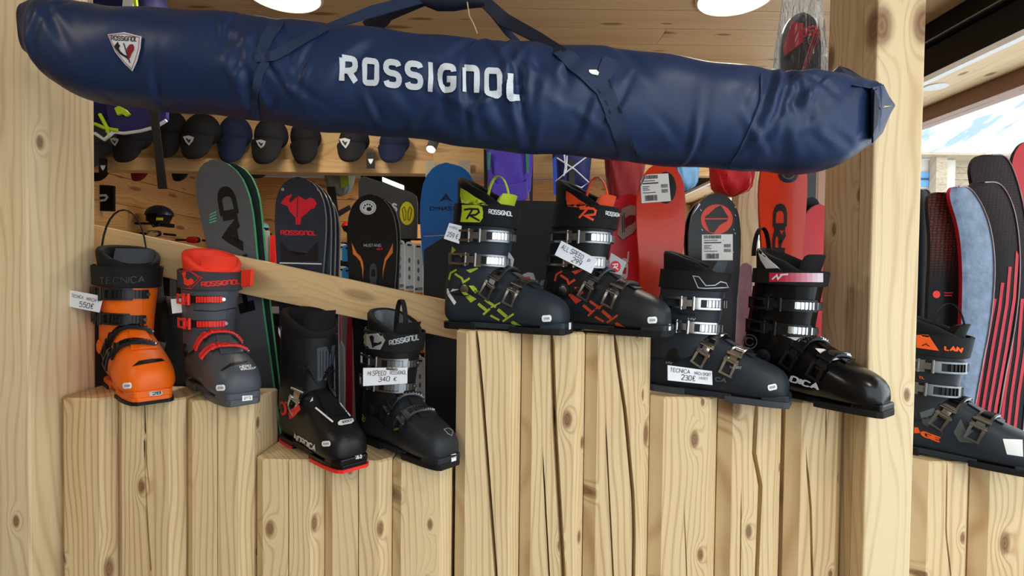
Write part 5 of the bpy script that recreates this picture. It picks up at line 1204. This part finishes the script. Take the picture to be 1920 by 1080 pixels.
def sk_poly(B, polys, m, name='graphic', off=.0009):
    fb = onY(WM[B['E'].name].translation.y)
    h = hit_px(B['bv'], off, fallback=lambda a, b: hit_px(B['bv'], off)(960 + (a - 960) * .9995, b) if False else None)
    def safe(a, b):
        r_ = ray(a, b).normalized(); q = B['bv'].ray_cast(CAM, r_)
        if q[0] is not None: return q[0] - r_ * off
        k = B['bv'].find_nearest(CAM + r_ * ((WM[B['E'].name].translation - CAM).length * .9)); k = B['bv'].find_nearest(atY(a, b, k[0].y)); return k[0] - r_ * off
    return decal(name, B['E'], m, safe, polys, maxlen=25)
def sk_line(B, lines, m, wd, name='graphic', off=.0011): return decal(name, B['E'], m, hit_px(B['bv'], off), lines=lines, wd=wd, step=6)
def sk_text(B, txt, corners, m, wd=.22, name='lettering', **k):
    mb = MB(); text_quad(mb, txt, corners, hit_px(B['bv'], .0013), wd, **k); return obj(name, mb, m, B['E'])
mEDGE = mat('ski_edge', (176, 180, 182), .3, .7); mSGR = mat('green_sidewall', (96, 196, 138), .4); mSGY = mat('ski_grey', (86, 88, 92), .35, coat=.05); mSSL = mat('ski_slate', (44, 50, 62), .25, var=.15, scale=18, coat=.1); mSBK = mat('ski_black', (20, 20, 21), .3, coat=.05)
mSBL = mat('ski_blue', (28, 104, 184), .28, coat=.1); mSOR = mat('ski_orange', (208, 50, 10), .28, coat=.1); mSRD = mat('ski_red', (186, 24, 36), .35, coat=.05); mSPK = mat('ski_coral', (206, 42, 60), .35); mSGN = mat('ski_deep_green', (30, 44, 42), .4)
# 1 grey pair with large letters
ski((432, 309), (497, 760), 45, .281, mSGN, mSGR, 'dark green partner of the tall grey ski, just behind it')
S1 = ski((408, 304), (474, 700), 49, .262, mSGY, mSGR, 'tall grey ski with black letters and green edge behind the slanting board', blunt=1.25)
sk_text(S1, 'HEAD', [(446, 590), (404, 352), (438, 347), (484, 580)], mSBK, .3, space=.24)
for k in range(4): sk_line(S1, [[(393, 403 + 5 * k), (406, 397 + 5.6 * k)]], mSGR, 1.8, 'green_stripe')
0 and sk_line(S1, [[(368, 330), (371, 318), (380, 309), (395, 305), (415, 306), (435, 315), (450, 335)]], mEDGE, 1.8, 'tip_edge')
# 2 rooster ski with the skis stacked behind it
for k in range(3): ski((572 + 8 * k, 339 + 5 * k * k), (580 + 8 * k, 560), 46, .325 + .022 * k, mSSL, mEDGE, ('second ski of the stack behind the rooster ski', 'third ski of the stack behind the rooster ski', 'rearmost ski of the stack behind the rooster ski')[k], rocker=.02, blunt=1.1)
S2 = ski((564, 334), (562, 560), 48, .30, mSSL, mEDGE, 'dark slate ski in clear film with a red rooster and red lettering', rocker=.02, blunt=1.2)
c = cv(360, 290, 4.0)
sk_poly(S2, [c([(665, 365), (690, 330), (705, 312), (745, 295), (750, 308), (728, 335), (735, 362), (760, 380), (790, 380), (795, 310), (805, 310), (808, 380), (835, 375), (850, 340), (885, 322), (920, 335), (936, 365), (920, 400), (890, 410), (855, 445), (820, 470), (812, 525), (800, 525), (797, 480), (790, 525), (778, 525), (776, 470), (735, 430), (715, 385), (690, 375)])], mat('rooster_red', (214, 36, 52), .4), 'rooster')
sk_line(S2, [[(558.5, 366), (557.5, 408)]], mSSL, 1.6, 'rooster_ski', .002)
sk_text(S2, 'ROSSIGnOL', [(526, 431), (594, 433), (594, 442), (526, 441)], mat('rooster_red', (214, 36, 52), .4), .28)
sk_poly(S2, [c([(660, 640), (730, 720), (800, 765), (860, 740), (945, 640), (945, 800), (668, 800)])], mat('ski_plum', (34, 30, 34), .3), 'lower_panel')
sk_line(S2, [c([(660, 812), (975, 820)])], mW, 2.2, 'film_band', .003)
for x_ in (530, 597): sk_poly(S2, [arc(x_, 355, 3, 3, 0, 360, 12)], mEDGE, 'tip_rivet')
# 3 black ski with orange flames
ski((704, 370), (708, 560), 45, .325, mSBK, mEDGE, 'black partner ski just behind the paw sticker ski')
S3 = ski((697, 366), (698, 560), 47, .30, mSBK, mEDGE, 'black ski with a round paw sticker and orange curves', rocker=.02, blunt=1.25)
c = cv(360, 290, 4.0)
sk_poly(S3, [arc(690, 389, 15.5, 13.5)], M_PAPER, 'round_sticker')
sk_poly(S3, [arc(692, 392, 5, 4, 0, 360, 14)] + [arc(690 + 8 * math.cos(R(a_)), 391 + 8 * math.sin(R(a_)), 1.5, 2, 0, 360, 8) for a_ in (190, 225, 260, 295, 330)], M_INK, 'paw_mark', .002)
sk_line(S3, [arc(690, 389, 13, 11, 0, 359)], mINKG, .8, 'sticker_ring', .002)
mFL = mat('flame_orange', (226, 124, 40), .4)
sk_poly(S3, [c([(1197, 660), (1212, 690), (1235, 735), (1262, 760), (1280, 800), (1287, 850), (1282, 935), (1276, 860), (1262, 800), (1232, 765), (1208, 745)])], mFL, 'flame'); sk_poly(S3, [c([(1507, 660), (1495, 690), (1470, 740), (1445, 780), (1432, 850), (1430, 935), (1438, 870), (1455, 800), (1480, 765), (1505, 735)])], mFL, 'flame')
sk_text(S3, 'MUSTANG', [(682, 457), (715, 457), (715, 463), (682, 463)], mSIL, .2); sk_text(S3, 'GT', [(707, 465), (719, 465), (719, 469), (707, 469)], mRED2, .25)
sk_text(S3, 'RD', [(693, 560), (693, 494), (707, 494), (707, 560)], mat('ski_dark_grey', (66, 66, 68), .4), .3)
# 4 blue pair
ski((850, 312), (856, 560), 42, .335, mSBL, mEDGE, 'blue partner ski just behind the notched blue ski')
S4 = ski((838, 307), (836, 620), 50, .30, mSBL, mEDGE, 'bright blue ski with dark lettering left of the yellow trimmed boot', rocker=.015, blunt=1.35)
mDB = mat('ski_dark_blue', (18, 44, 84), .4)
sk_poly(S4, [[(836, 362), (848, 378), (836, 374), (824, 378)]], mDB, 'peak_mark'); sk_text(S4, 'DYNASTAR', [(806, 387), (872, 387), (872, 395), (806, 395)], mDB, .24)
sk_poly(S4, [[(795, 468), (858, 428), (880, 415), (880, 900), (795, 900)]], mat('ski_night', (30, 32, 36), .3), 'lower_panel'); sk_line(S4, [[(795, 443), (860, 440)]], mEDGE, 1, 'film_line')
# 5 coral ski with shield
S5 = ski((1176, 366), (1172, 640), 37, .42, mSPK, mEDGE, 'coral red ski with a grey shield and white letters beside the orange ski', blunt=1.1)
c = cv(1020, 340, 3.724)
sk_poly(S5, [c([(545, 190), (600, 165), (655, 175), (660, 300), (625, 365), (548, 415), (512, 375)])], mat('shield_grey', (160, 160, 166), .4), 'shield'); sk_poly(S5, [c([(565, 260), (600, 235), (645, 240), (658, 265), (635, 280), (615, 300), (590, 310), (568, 330)])], mat('dark_red', (130, 26, 34), .6), 'shield_rooster', .002)
sk_line(S5, [c([(512, 375), (548, 412), (625, 362), (660, 298)])], M_INK, 1.2, 'shield_border', .002); sk_line(S5, [c([(545, 240), (548, 360)]), c([(558, 220), (560, 355)])], M_INK, 1.4, 'shield_bar', .002)
sk_text(S5, 'OL', [(1162, 522), (1167, 466), (1180, 467), (1176, 524)], mW, .3)
# 6 orange ski with a barcode label
def barlabel(B, q, group=None):
    qm = quadmap(q); lb = sk_poly(B, [q], M_PAPER, 'shipping_label', .0015)
    h = hit_px(B['bv'], .0024); f = lambda u, v: h(*qm(u, v)); ink = MB(); rnd = random.Random(3)
    for (u0, u1, v0, v1, n_) in ((.05, .62, .84, .97, 24), (.12, .55, .06, .26, 20)):
        for k in range(n_):
            u = u0 + (u1 - u0) * k / n_; w_ = (u1 - u0) / n_ * rnd.uniform(.3, .75); fill_mesh(ink, [(u, v0), (u + w_, v0), (u + w_, v1), (u, v1)], f)
    for v, u1 in ((.76, .5), (.66, .62), (.56, .3), (.5, .25), (.44, .3), (.34, .5)):
        fill_mesh(ink, [(.06, v), (u1, v), (u1, v + .025 + (.02 if v == .66 else 0)), (.06, v + .025 + (.02 if v == .66 else 0))], f)
    for v0 in (.5, .32): 
        for k in range(5): fill_mesh(ink, [(.7, v0 + .026 * k), (.93, v0 + .026 * k), (.93, v0 + .026 * k + .014), (.7, v0 + .026 * k + .014)], f)
    o_ = obj('label_print', ink, mat('label_ink', (60, 62, 66), .6), lb); o_['kind'] = 'stuff'
S6 = ski((1240, 306), (1238, 640), 46, .30, mSOR, mat('orange_side', (196, 60, 30), .4), 'plain orange ski with a white barcode label right of the coral ski', rocker=.015, blunt=1.3)
sk_poly(S6, [arc(1248, 352, 20, 30)], mSBK, 'round_mark'); barlabel(S6, [(1200, 328), (1253, 325), (1258, 377), (1203, 381)])
sk_poly(S6, [[(1225, 462), (1263, 462), (1262, 468), (1226, 468)]], mat('orange_gloss', (236, 130, 110), .2), 'gloss_mark') if False else None
# 7 black ski with the round coral mark
ski((1330, 372), (1330, 620), 47, .345, mSBK, mEDGE, 'black partner ski just behind the round marked ski')
S7 = ski((1340, 364), (1341, 620), 49, .31, mSBK, mEDGE, 'black ski in clear film with a round coral mark and barcode label', rocker=.015, blunt=1.3)
sk_poly(S7, [arc(1344, 411, 30, 28)], mat('mark_coral', (232, 82, 66), .4), 'round_mark')
c = cv(1180, 270, 3.725)
sk_poly(S7, [c([(640, 428), (592, 496), (600, 502), (660, 500), (692, 510), (690, 517), (528, 517), (530, 508), (556, 490), (600, 448)])], mSBK, 'swoosh', .002)
sk_poly(S7, [c([(528, 527), (692, 527), (680, 540), (636, 562), (590, 622), (562, 612), (600, 580), (600, 556), (560, 540), (530, 536)])], mSBK, 'swoosh', .002)
barlabel(S7, [(1316, 440), (1374, 439), (1374, 488), (1316, 488)])
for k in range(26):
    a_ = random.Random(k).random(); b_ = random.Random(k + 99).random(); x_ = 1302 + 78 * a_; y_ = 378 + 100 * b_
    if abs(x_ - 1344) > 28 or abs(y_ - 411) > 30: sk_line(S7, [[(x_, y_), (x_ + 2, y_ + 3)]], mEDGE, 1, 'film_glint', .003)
# 8 tall orange ski, 9 red ski at the post
ski((1512, 372), (1510, 640), 26, .40, mSBK, mEDGE, 'dark ski tip with red mark tucked behind the right post')
S9 = ski((1532, 384), (1522, 640), 30, .37, mSRD, mEDGE, 'red ski partly hidden behind the right post', rocker=.015)
S8 = ski((1470, 268), (1464, 640), 45, .30, mSOR, mat('orange_side', (196, 60, 30), .4), 'tall orange ski with black letters left of the right post', rocker=.015, blunt=1.3)
sk_poly(S8, [arc(1478, 326, 19, 17)], mSBK, 'round_mark'); sk_line(S8, [arc(1478, 326, 11, 9, 0, 300)], mINKG, 2, 'mark_ring', .002)
sk_text(S8, 'RD', [(1447, 478), (1450, 382), (1476, 382), (1474, 478)], mSBK, .26)
# 10 ski in a plastic bag above the navy bag
S10 = ski((1502, 26), (1500, 400), 38, .46, mSBK, mEDGE, 'black and red ski tip in a clear plastic bag above the navy bag', blunt=1.2, rocker=.01)
sk_poly(S10, [[(1484, 40), (1506, 44), (1506, 78), (1470, 106), (1468, 90)]], mSRD, 'red_panel'); sk_text(S10, 'OSS', [(1494, 56), (1544, 42), (1546, 62), (1496, 72)], mSRD, .26)
fb = MB(); rows = []
for (y_, x0, x1) in ((-12, 1466, 1538), (20, 1464, 1544), (60, 1458, 1550), (100, 1452, 1552), (150, 1448, 1552), (200, 1448, 1552)):
    rows.append([atY(x0 + (x1 - x0) * k / 12, y_, .435 - .012 * math.sin(math.pi * k / 12) + .006 * math.sin(k * 2.1 + y_ * .1)) for k in range(13)] + [atY(x1 - (x1 - x0) * k / 12, y_, .485 + .008 * math.sin(math.pi * k / 12)) for k in range(13)])
obj('plastic_bag', fb.grid(rows, True), film('clear_film', op=.12), S10['E'], smooth=60)
# clear wrapped tips between the two dark boots
for k, (pts, lb) in enumerate((([(1378, 640), (1382, 560), (1384, 505), (1390, 494), (1400, 492), (1410, 498), (1412, 520), (1404, 640)], 'clear wrapped ski tip between the anthracite and the glossy black boot'), ([(1366, 640), (1372, 590), (1374, 540), (1380, 528), (1388, 530), (1392, 560), (1384, 640)], 'shorter clear wrapped ski tip beside the anthracite boot'))):
    e = empty('wrapped_ski', Matrix.Translation(atY(1390, 640, .42))); meta(e, lb, 'ski', 'skis standing behind the display')
    a_, b_ = pts[0], pts[-1]; full = [(a_[0] - 4, 1150)] + pts + [(b_[0] - 2, 1150)]
    obj('top_sheet', ext(MB(), full, .44 + .04 * k, .012), mat('mauve_sheet', (176, 150, 160), .2, var=.2, scale=20, coat=.3), e, bevel=.002); sheet('edge_line', [], .44 + .04 * k, mW, e, .002, [pts], 2)
# red and grey skis behind the touring boot
for kk, (x0, x1, yt, m_, lb) in enumerate(((632, 646, 640, mat('ski_silver', (130, 132, 134), .3), 'silver grey ski edge behind the touring boot'), (650, 663, 585, mat('ski_crimson', (150, 20, 40), .35), 'crimson ski edge between the two black boots'), (612, 640, 565, mat('ski_crimson', (150, 20, 40), .35), 'crimson ski tip just under the slanting board'))):
    e = empty('ski', Matrix.Translation(atY(x0, 1150, .4))); meta(e, lb, 'ski', 'skis standing behind the display')
    obj('top_sheet', ext(MB(), [(x0 - 6, 1150), (x0 - 1, yt + 60), (x0 + 1, yt + 12), ((x0 + x1) / 2, yt), (x1 - 1, yt + 12), (x1, yt + 60), (x1 - 4, 1150)], .4 + .03 * kk, .012), m_, e, bevel=.002); sheet('edge_line', [], .4 + .03 * kk, mEDGE, e, .002, [[(x1 - 2, yt + 14), (x1 - 1, yt + 60), (x1 - 5, 1150)]], 1.2)
# ---- right side: skis leaning in a rack, bent tips
def honey(name, zlo, zhi, c0, c1):
    """ski base: scale pattern near the tip fading to black further down"""
    m = bpy.data.materials.new(name); nt, b = nodes(m); n = nt.nodes; L = nt.links
    tc = n.new('ShaderNodeTexCoord'); mp = n.new('ShaderNodeMapping'); mp.inputs['Scale'].default_value = (1, .02, 1.5); L.new(tc.outputs['Object'], mp.inputs[0])
    vo = n.new('ShaderNodeTexVoronoi'); vo.feature = 'DISTANCE_TO_EDGE'; vo.inputs['Scale'].default_value = 75; vo.inputs['Randomness'].default_value = .35; L.new(mp.outputs[0], vo.inputs['Vector'])
    cr = n.new('ShaderNodeValToRGB'); cr.color_ramp.elements[0].position = .03; cr.color_ramp.elements[0].color = lin((14, 11, 11)); cr.color_ramp.elements[1].position = .22; cr.color_ramp.elements[1].color = lin(c0); L.new(vo.outputs['Distance'], cr.inputs[0])
    sp = n.new('ShaderNodeSeparateXYZ'); L.new(tc.outputs['Object'], sp.inputs[0]); mr = n.new('ShaderNodeMapRange'); mr.interpolation_type = 'SMOOTHSTEP'; L.new(sp.outputs[2], mr.inputs[0]); mr.inputs[1].default_value = zlo; mr.inputs[2].default_value = zhi
    mx = n.new('ShaderNodeMix'); mx.data_type = 'RGBA'; mx.inputs['A'].default_value = lin(c1); L.new(cr.outputs[0], mx.inputs['B']); L.new(mr.outputs[0], mx.inputs['Factor']); L.new(mx.outputs['Result'], b.inputs['Base Color'])
    b.inputs['Roughness'].default_value = .35; b.inputs['Specular IOR Level'].default_value = .12; MATS[name] = m; return m
mBASE = honey('honeycomb_base', 1.0, 1.35, (46, 25, 23), (7, 6, 7)); mHON3 = honey('honeycomb_base_red', 1.0, 1.2, (88, 38, 27), (9, 9, 10)); mSTRIPE = mat('stripe_red', (178, 30, 44), .35)
mSILV = mat('silver_film', (96, 116, 142), .22, var=.3, scale=30, bump=1.0, bscale=70, coat=.5)
def bent(left, right, Y, m, label, side=M_BLKPL, edge=mat('edge_mauve', (150, 132, 136), .3, .3)):
    """ski whose tip bends: left and right edges traced downwards, 14 mm thick"""
    L_ = smooth_line(left, False, 3); R_ = smooth_line(right, False, 3); n_ = 60
    def rs(p):
        p = np.array(p); d = np.r_[0, np.cumsum(np.linalg.norm(np.diff(p, axis=0), axis=1))]; q = np.linspace(0, 1, n_) ** 1.7 * d[-1]; return np.c_[np.interp(q, d, p[:, 0]), np.interp(q, d, p[:, 1])]
    L_, R_ = rs(L_), rs(R_); e = empty('ski', Matrix.Translation(atY(*L_[-1], Y))); meta(e, label, 'ski', 'skis in the rack by the window')
    rows = []
    for i in range(n_):
        a, b = L_[i], R_[i]; q = i / (n_ - 1); yy = Y - .05 * (1 - q) ** 2
        rows.append([atY(a[0] + (b[0] - a[0]) * k / 6, a[1] + (b[1] - a[1]) * k / 6, yy - .004 * math.sin(math.pi * k / 6)) for k in range(7)])
    obj('base', MB().grid(rows), m, e, smooth=60); th = Vector((0, .014, 0))
    loop = [r_[-1] for r_ in rows] + rows[-1][-2::-1] + [r_[0] for r_ in rows[-2::-1]] + rows[0][1:-1]
    obj('side_wall', MB().grid([loop, [p + th for p in loop]], True).grid([[p + th for p in r_] for r_ in rows]), side, e, smooth=30)
    ed = [r_[-1] + Vector((0, -.002, 0)) for r_ in rows]; obj('edge_strip', MB().tube(ed, .0022, 6), edge, e, smooth=60)
    return dict(E=e, bv=bvh_of(MB().grid(rows)))
B7 = bent([(1942, 262), (1915, 266), (1897, 296), (1897, 350), (1925, 560), (1940, 800), (1940, 1100)], [(1942, 262), (1970, 266), (1988, 330), (2000, 500), (2000, 800), (1995, 1100)], .75, mSRD, 'red ski at the far right edge of the window rack')
B6 = bent([(1860, 290), (1832, 290), (1818, 312), (1824, 350), (1850, 480), (1860, 620), (1845, 800), (1830, 1100)], [(1860, 290), (1888, 290), (1910, 345), (1925, 420), (1935, 540), (1930, 680), (1915, 820), (1900, 1100)], .66, mBASE, 'brown red ski with the tallest bent tip by the window')
B5 = bent([(1846, 342), (1824, 341), (1816, 360), (1840, 400), (1855, 470), (1852, 570), (1830, 700), (1805, 820), (1780, 1100)], [(1846, 342), (1874, 341), (1896, 375), (1908, 425), (1913, 500), (1905, 600), (1885, 700), (1865, 820), (1845, 1100)], .58, mBASE, 'brown ski with red stripes right of the silver wrapped ski')
for k in range(5):
    x0 = 1850 + 16 * k; sk_l = [(x0 + 60 - 8 * k, 520 + 12 * k), (x0 + 42 - 6 * k, 620), (x0 + 22 - 5 * k, 720), (x0 - 2 - 3 * k, 820), (x0 - 20, 900)]
for k in range(4):
    p0 = [(1908 - 14 * k, 470 + 30 * k), (1902 - 14 * k, 560 + 10 * k), (1886 - 13 * k, 660), (1868 - 12 * k, 760), (1858 - 12 * k, 830)]
    def hs(a, b, B=B5):
        r_ = ray(a, b).normalized(); q = B['bv'].ray_cast(CAM, r_); return (q[0] if q[0] else atY(a, b, .57)) - r_ * .002
    obj('red_stripe', stroke_mesh(MB(), [p0], hs, 6, 10), mSTRIPE, B5['E'])
for k in range(4):
    p0 = [(1930 - 13 * k, 560), (1922 - 13 * k, 660), (1910 - 13 * k, 740), (1900 - 13 * k, 830)]
    def hs(a, b, B=B6):
        r_ = ray(a, b).normalized(); q = B['bv'].ray_cast(CAM, r_); return (q[0] if q[0] else atY(a, b, .655)) - r_ * .002
    obj('red_stripe', stroke_mesh(MB(), [p0], hs, 6, 10), mSTRIPE, B6['E'])
B4 = bent([(1797, 350), (1783, 350), (1779, 370), (1798, 425), (1805, 500), (1803, 600), (1798, 700), (1790, 830), (1780, 1100)], [(1797, 350), (1818, 350), (1842, 385), (1858, 430), (1866, 500), (1858, 600), (1838, 700), (1815, 830), (1800, 1100)], .50, mSILV, 'silver ski wrapped in crinkled film behind the orange lettered boot', side=mSTRIPE)
B3 = bent([(1770, 361), (1742, 360), (1739, 390), (1746, 450), (1740, 560), (1735, 700), (1735, 1100)], [(1770, 361), (1796, 360), (1803, 385), (1806, 450), (1808, 560), (1800, 700), (1795, 1100)], .54, mHON3, 'black ski with a dark red honeycomb tip by the right post', side=M_BLKPL)
sk_poly(B3, [arc(1756, 552, 7, 7)], mRED2, 'round_mark'); sk_line(B3, [[(1770, 549), (1786, 549)], [(1770, 554), (1784, 554)]], mSTRIPE, 2, 'small_print')
B2 = bent([(1726, 355), (1714, 355), (1713, 480), (1715, 700), (1715, 1100)], [(1726, 355), (1742, 354), (1748, 385), (1742, 500), (1735, 700), (1730, 1100)], .62, mat('ski_slate2', (34, 34, 36), .4), 'grey ski showing as a strip right of the right post')
